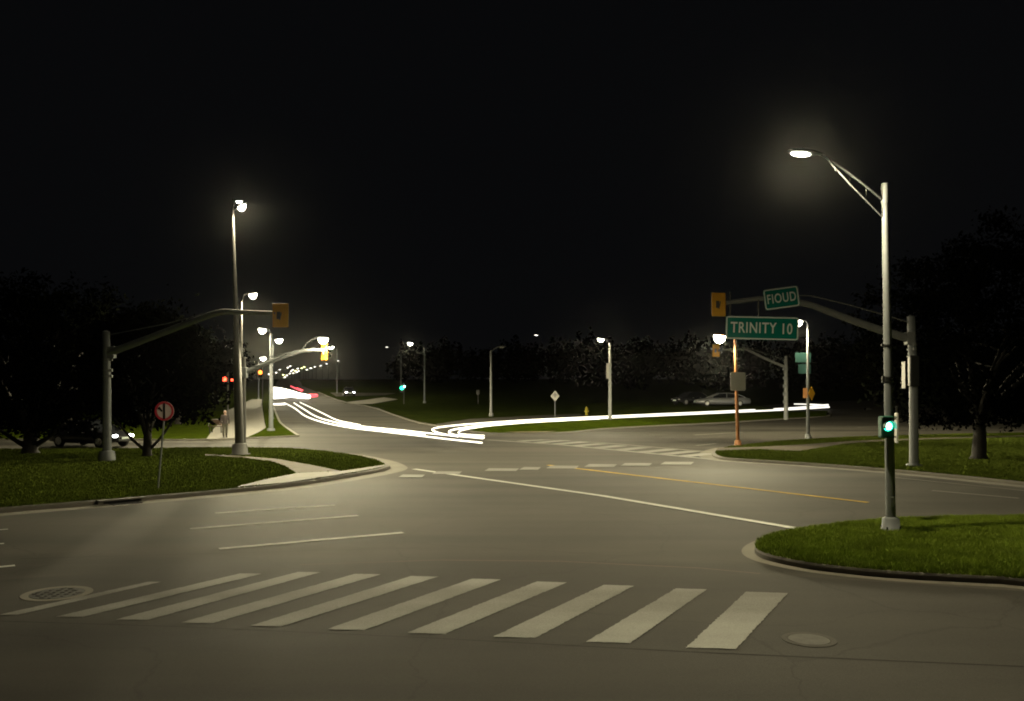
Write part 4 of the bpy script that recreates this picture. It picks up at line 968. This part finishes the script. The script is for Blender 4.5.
def tree(label, base, trunk_h, r0, centre, rad, bottom, forks, n_clump=260, per=60, size=.13, low=None, mat='leaf', group=None):
    t = empty('tree', base, label, 'tree', group); m = MB(); c = Vector(centre)
    m.tube([(0, 0, -.05), (0, 0, .15), (.03, 0, trunk_h * .6), (0, .02, trunk_h)], [r0 * 1.7, r0 * 1.15, r0, r0 * .9], 12)
    for i in range(forks):
        a = 2 * PI * i / forks + random.uniform(-.3, .3); e = c + Vector((math.cos(a) * rad[0] * .6, math.sin(a) * rad[1] * .6, random.uniform(-.1, .5) * rad[2]))
        mid = Vector((math.cos(a) * rad[0] * .22, math.sin(a) * rad[1] * .22, trunk_h + (e.z - trunk_h) * .5)); s0 = Vector((0, 0, trunk_h * (.55 if low else .95)))
        pts = curve(s0, mid, e, 6); m.tube(pts, [r0 * .62 * (1 - j / 7.5) for j in range(7)], 8)
        for k in (3, 4, 5):
            q = pts[k]; b2 = a + random.choice((-1, 1)) * random.uniform(.5, 1.1); e2 = q + Vector((math.cos(b2) * rad[0] * .4, math.sin(b2) * rad[1] * .4, rad[2] * random.uniform(.0, .4))); m.tube(curve(q, (q + e2) / 2 + Vector((0, 0, .2)), e2, 4), [r0 * .22, r0 * .17, r0 * .12, r0 * .08, r0 * .04], 6)
    if low:
        for a, ln_, hz in low: m.tube(curve((0, 0, .25), (math.cos(a) * ln_ * .4, math.sin(a) * ln_ * .4, .55), (math.cos(a) * ln_, math.sin(a) * ln_, hz), 6), [r0 * .5, r0 * .45, r0 * .4, r0 * .36, r0 * .32, r0 * .28, r0 * .22], 8)
    m.build('trunk', 'bark', t)
    leaves(t, 'crown', mat, centre, rad, n_clump, per, size, bottom)
    return t
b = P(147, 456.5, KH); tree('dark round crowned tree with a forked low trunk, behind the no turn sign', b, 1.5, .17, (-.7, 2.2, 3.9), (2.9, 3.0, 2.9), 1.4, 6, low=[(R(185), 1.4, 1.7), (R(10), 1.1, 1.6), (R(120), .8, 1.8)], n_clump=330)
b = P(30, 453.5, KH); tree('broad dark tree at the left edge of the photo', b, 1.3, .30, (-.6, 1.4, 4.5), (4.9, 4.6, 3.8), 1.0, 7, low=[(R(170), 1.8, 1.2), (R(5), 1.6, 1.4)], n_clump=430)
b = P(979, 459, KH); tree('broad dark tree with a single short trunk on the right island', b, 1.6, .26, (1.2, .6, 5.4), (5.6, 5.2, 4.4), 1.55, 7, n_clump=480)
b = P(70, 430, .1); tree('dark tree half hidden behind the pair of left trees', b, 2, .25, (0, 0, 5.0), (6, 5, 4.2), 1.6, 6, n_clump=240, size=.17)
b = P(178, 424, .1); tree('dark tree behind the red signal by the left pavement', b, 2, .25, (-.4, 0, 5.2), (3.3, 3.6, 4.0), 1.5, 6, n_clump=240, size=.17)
b = P(876, 402); tree('olive lit tree far behind the near lamp post', b, 2, .3, (0, 0, 5.4), (4.2, 4, 3.8), 1.6, 6, n_clump=220, size=.2, mat='leaf_lit')
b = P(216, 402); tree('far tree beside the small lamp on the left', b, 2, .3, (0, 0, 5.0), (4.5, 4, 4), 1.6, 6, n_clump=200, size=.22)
# far woods, one dark mass
cs = []
for i in range(170):
    x = -150 + 330 * i / 169 + random.uniform(-3, 3); y = random.uniform(205, 265) if x < 10 else random.uniform(150, 215)
    if -75 < x < -30 and y > 150: continue
    cs.append((x, y, random.uniform(6, 10)))
VV = []; NN = []
for x, y, h in cs:
    n = 800; q = np.random.normal(0, 1, (n, 3)); q /= np.linalg.norm(q, axis=1)[:, None]; q *= np.random.uniform(.15, 1.05, (n, 1))
    C = np.array([x, y, g(y) + h * .56]) + q * np.array([h * .5, h * .45, h * .56]) * (1 + .15 * np.sin(q[:, :1] * 9 + x))
    u = np.random.normal(0, 1, (n, 3)); u /= np.linalg.norm(u, axis=1)[:, None]; w = np.random.normal(0, 1, (n, 3)); w -= (w * u).sum(1)[:, None] * u; w /= np.linalg.norm(w, axis=1)[:, None]
    NN.append(np.tile(np.array([[0.0, -.96, .28]]), (n, 1))); s = .55 * np.random.uniform(.6, 1.4, (n, 1)); VV.append(np.stack([C - u * s, C + w * s * .5, C + u * s, C - w * s * .5], 1).reshape(-1, 3))
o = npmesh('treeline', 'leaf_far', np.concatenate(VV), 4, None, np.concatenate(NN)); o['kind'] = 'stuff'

# ------------------------------------------------------------------ night sky, added fill sun, camera
w = bpy.data.worlds.new('World'); sc.world = w; w.use_nodes = True; nt = w.node_tree; N = nt.nodes; Lk = nt.links
bg = N['Background']; sky = N.new('ShaderNodeTexSky'); sky.sky_type = 'NISHITA'; sky.sun_disc = False; sky.sun_elevation = R(2); sky.sun_rotation = R(200)
Lk.new(sky.outputs['Color'], bg.inputs['Color']); bg.inputs['Strength'].default_value = 0.0008
bg2 = N.new('ShaderNodeBackground'); bg2.inputs['Strength'].default_value = 1.0
tc = N.new('ShaderNodeTexCoord'); sx = N.new('ShaderNodeSeparateXYZ'); Lk.new(tc.outputs['Generated'], sx.inputs[0])
cr = ramp(N, [(0.0, (.0040, .0040, .0044)), (.25, (.0038, .0039, .0046)), (.6, (.0028, .0028, .0030))]); Lk.new(sx.outputs['Z'], cr.inputs['Fac']); Lk.new(cr.outputs['Color'], bg2.inputs['Color'])
ad = N.new('ShaderNodeAddShader'); Lk.new(bg.outputs[0], ad.inputs[0]); Lk.new(bg2.outputs[0], ad.inputs[1]); Lk.new(ad.outputs[0], N['World Output'].inputs['Surface'])
# thin night haze: scatters the lamp light a little and carries the faint glow of the sky
vs = N.new('ShaderNodeVolumeScatter'); vs.inputs['Density'].default_value = .000045; vs.inputs['Anisotropy'].default_value = .965
ve = N.new('ShaderNodeEmission'); ve.inputs['Color'].default_value = (.82, .87, 1.0, 1); ve.inputs['Strength'].default_value = .000045 * .0011
va = N.new('ShaderNodeAddShader'); Lk.new(vs.outputs[0], va.inputs[0]); Lk.new(ve.outputs[0], va.inputs[1]); Lk.new(va.outputs[0], N['World Output'].inputs['Volume'])
sd = bpy.data.lights.new('fill_sun', 'SUN'); sd.energy = 0.06; sd.angle = R(10); sd.color = (1, .95, .85)  # unseen moon-like sun, added as a faint fill
so = bpy.data.objects.new('fill_sun', sd); col.objects.link(so); so.rotation_euler = (R(55), 0, R(-20))

cd = bpy.data.cameras.new('camera'); co = bpy.data.objects.new('camera', cd); col.objects.link(co)
co.location = (0, 0, EYE); co.rotation_euler = (R(90), 0, 0); cd.sensor_width = 36; cd.lens = F / 1024 * 36; cd.shift_y = (HZ - 350.5) / 1024; cd.clip_end = 6000; cd.clip_start = .05
sc.camera = co
sc.view_settings.view_transform = 'Standard'; sc.view_settings.look = 'None'; sc.view_settings.exposure = 0
sc.render.engine = 'CYCLES'; sc.cycles.use_denoising = True; sc.cycles.max_bounces = 5; sc.cycles.sample_clamp_indirect = 1.0; sc.cycles.sample_clamp_direct = 40
sc.cycles.filter_width = 1.9
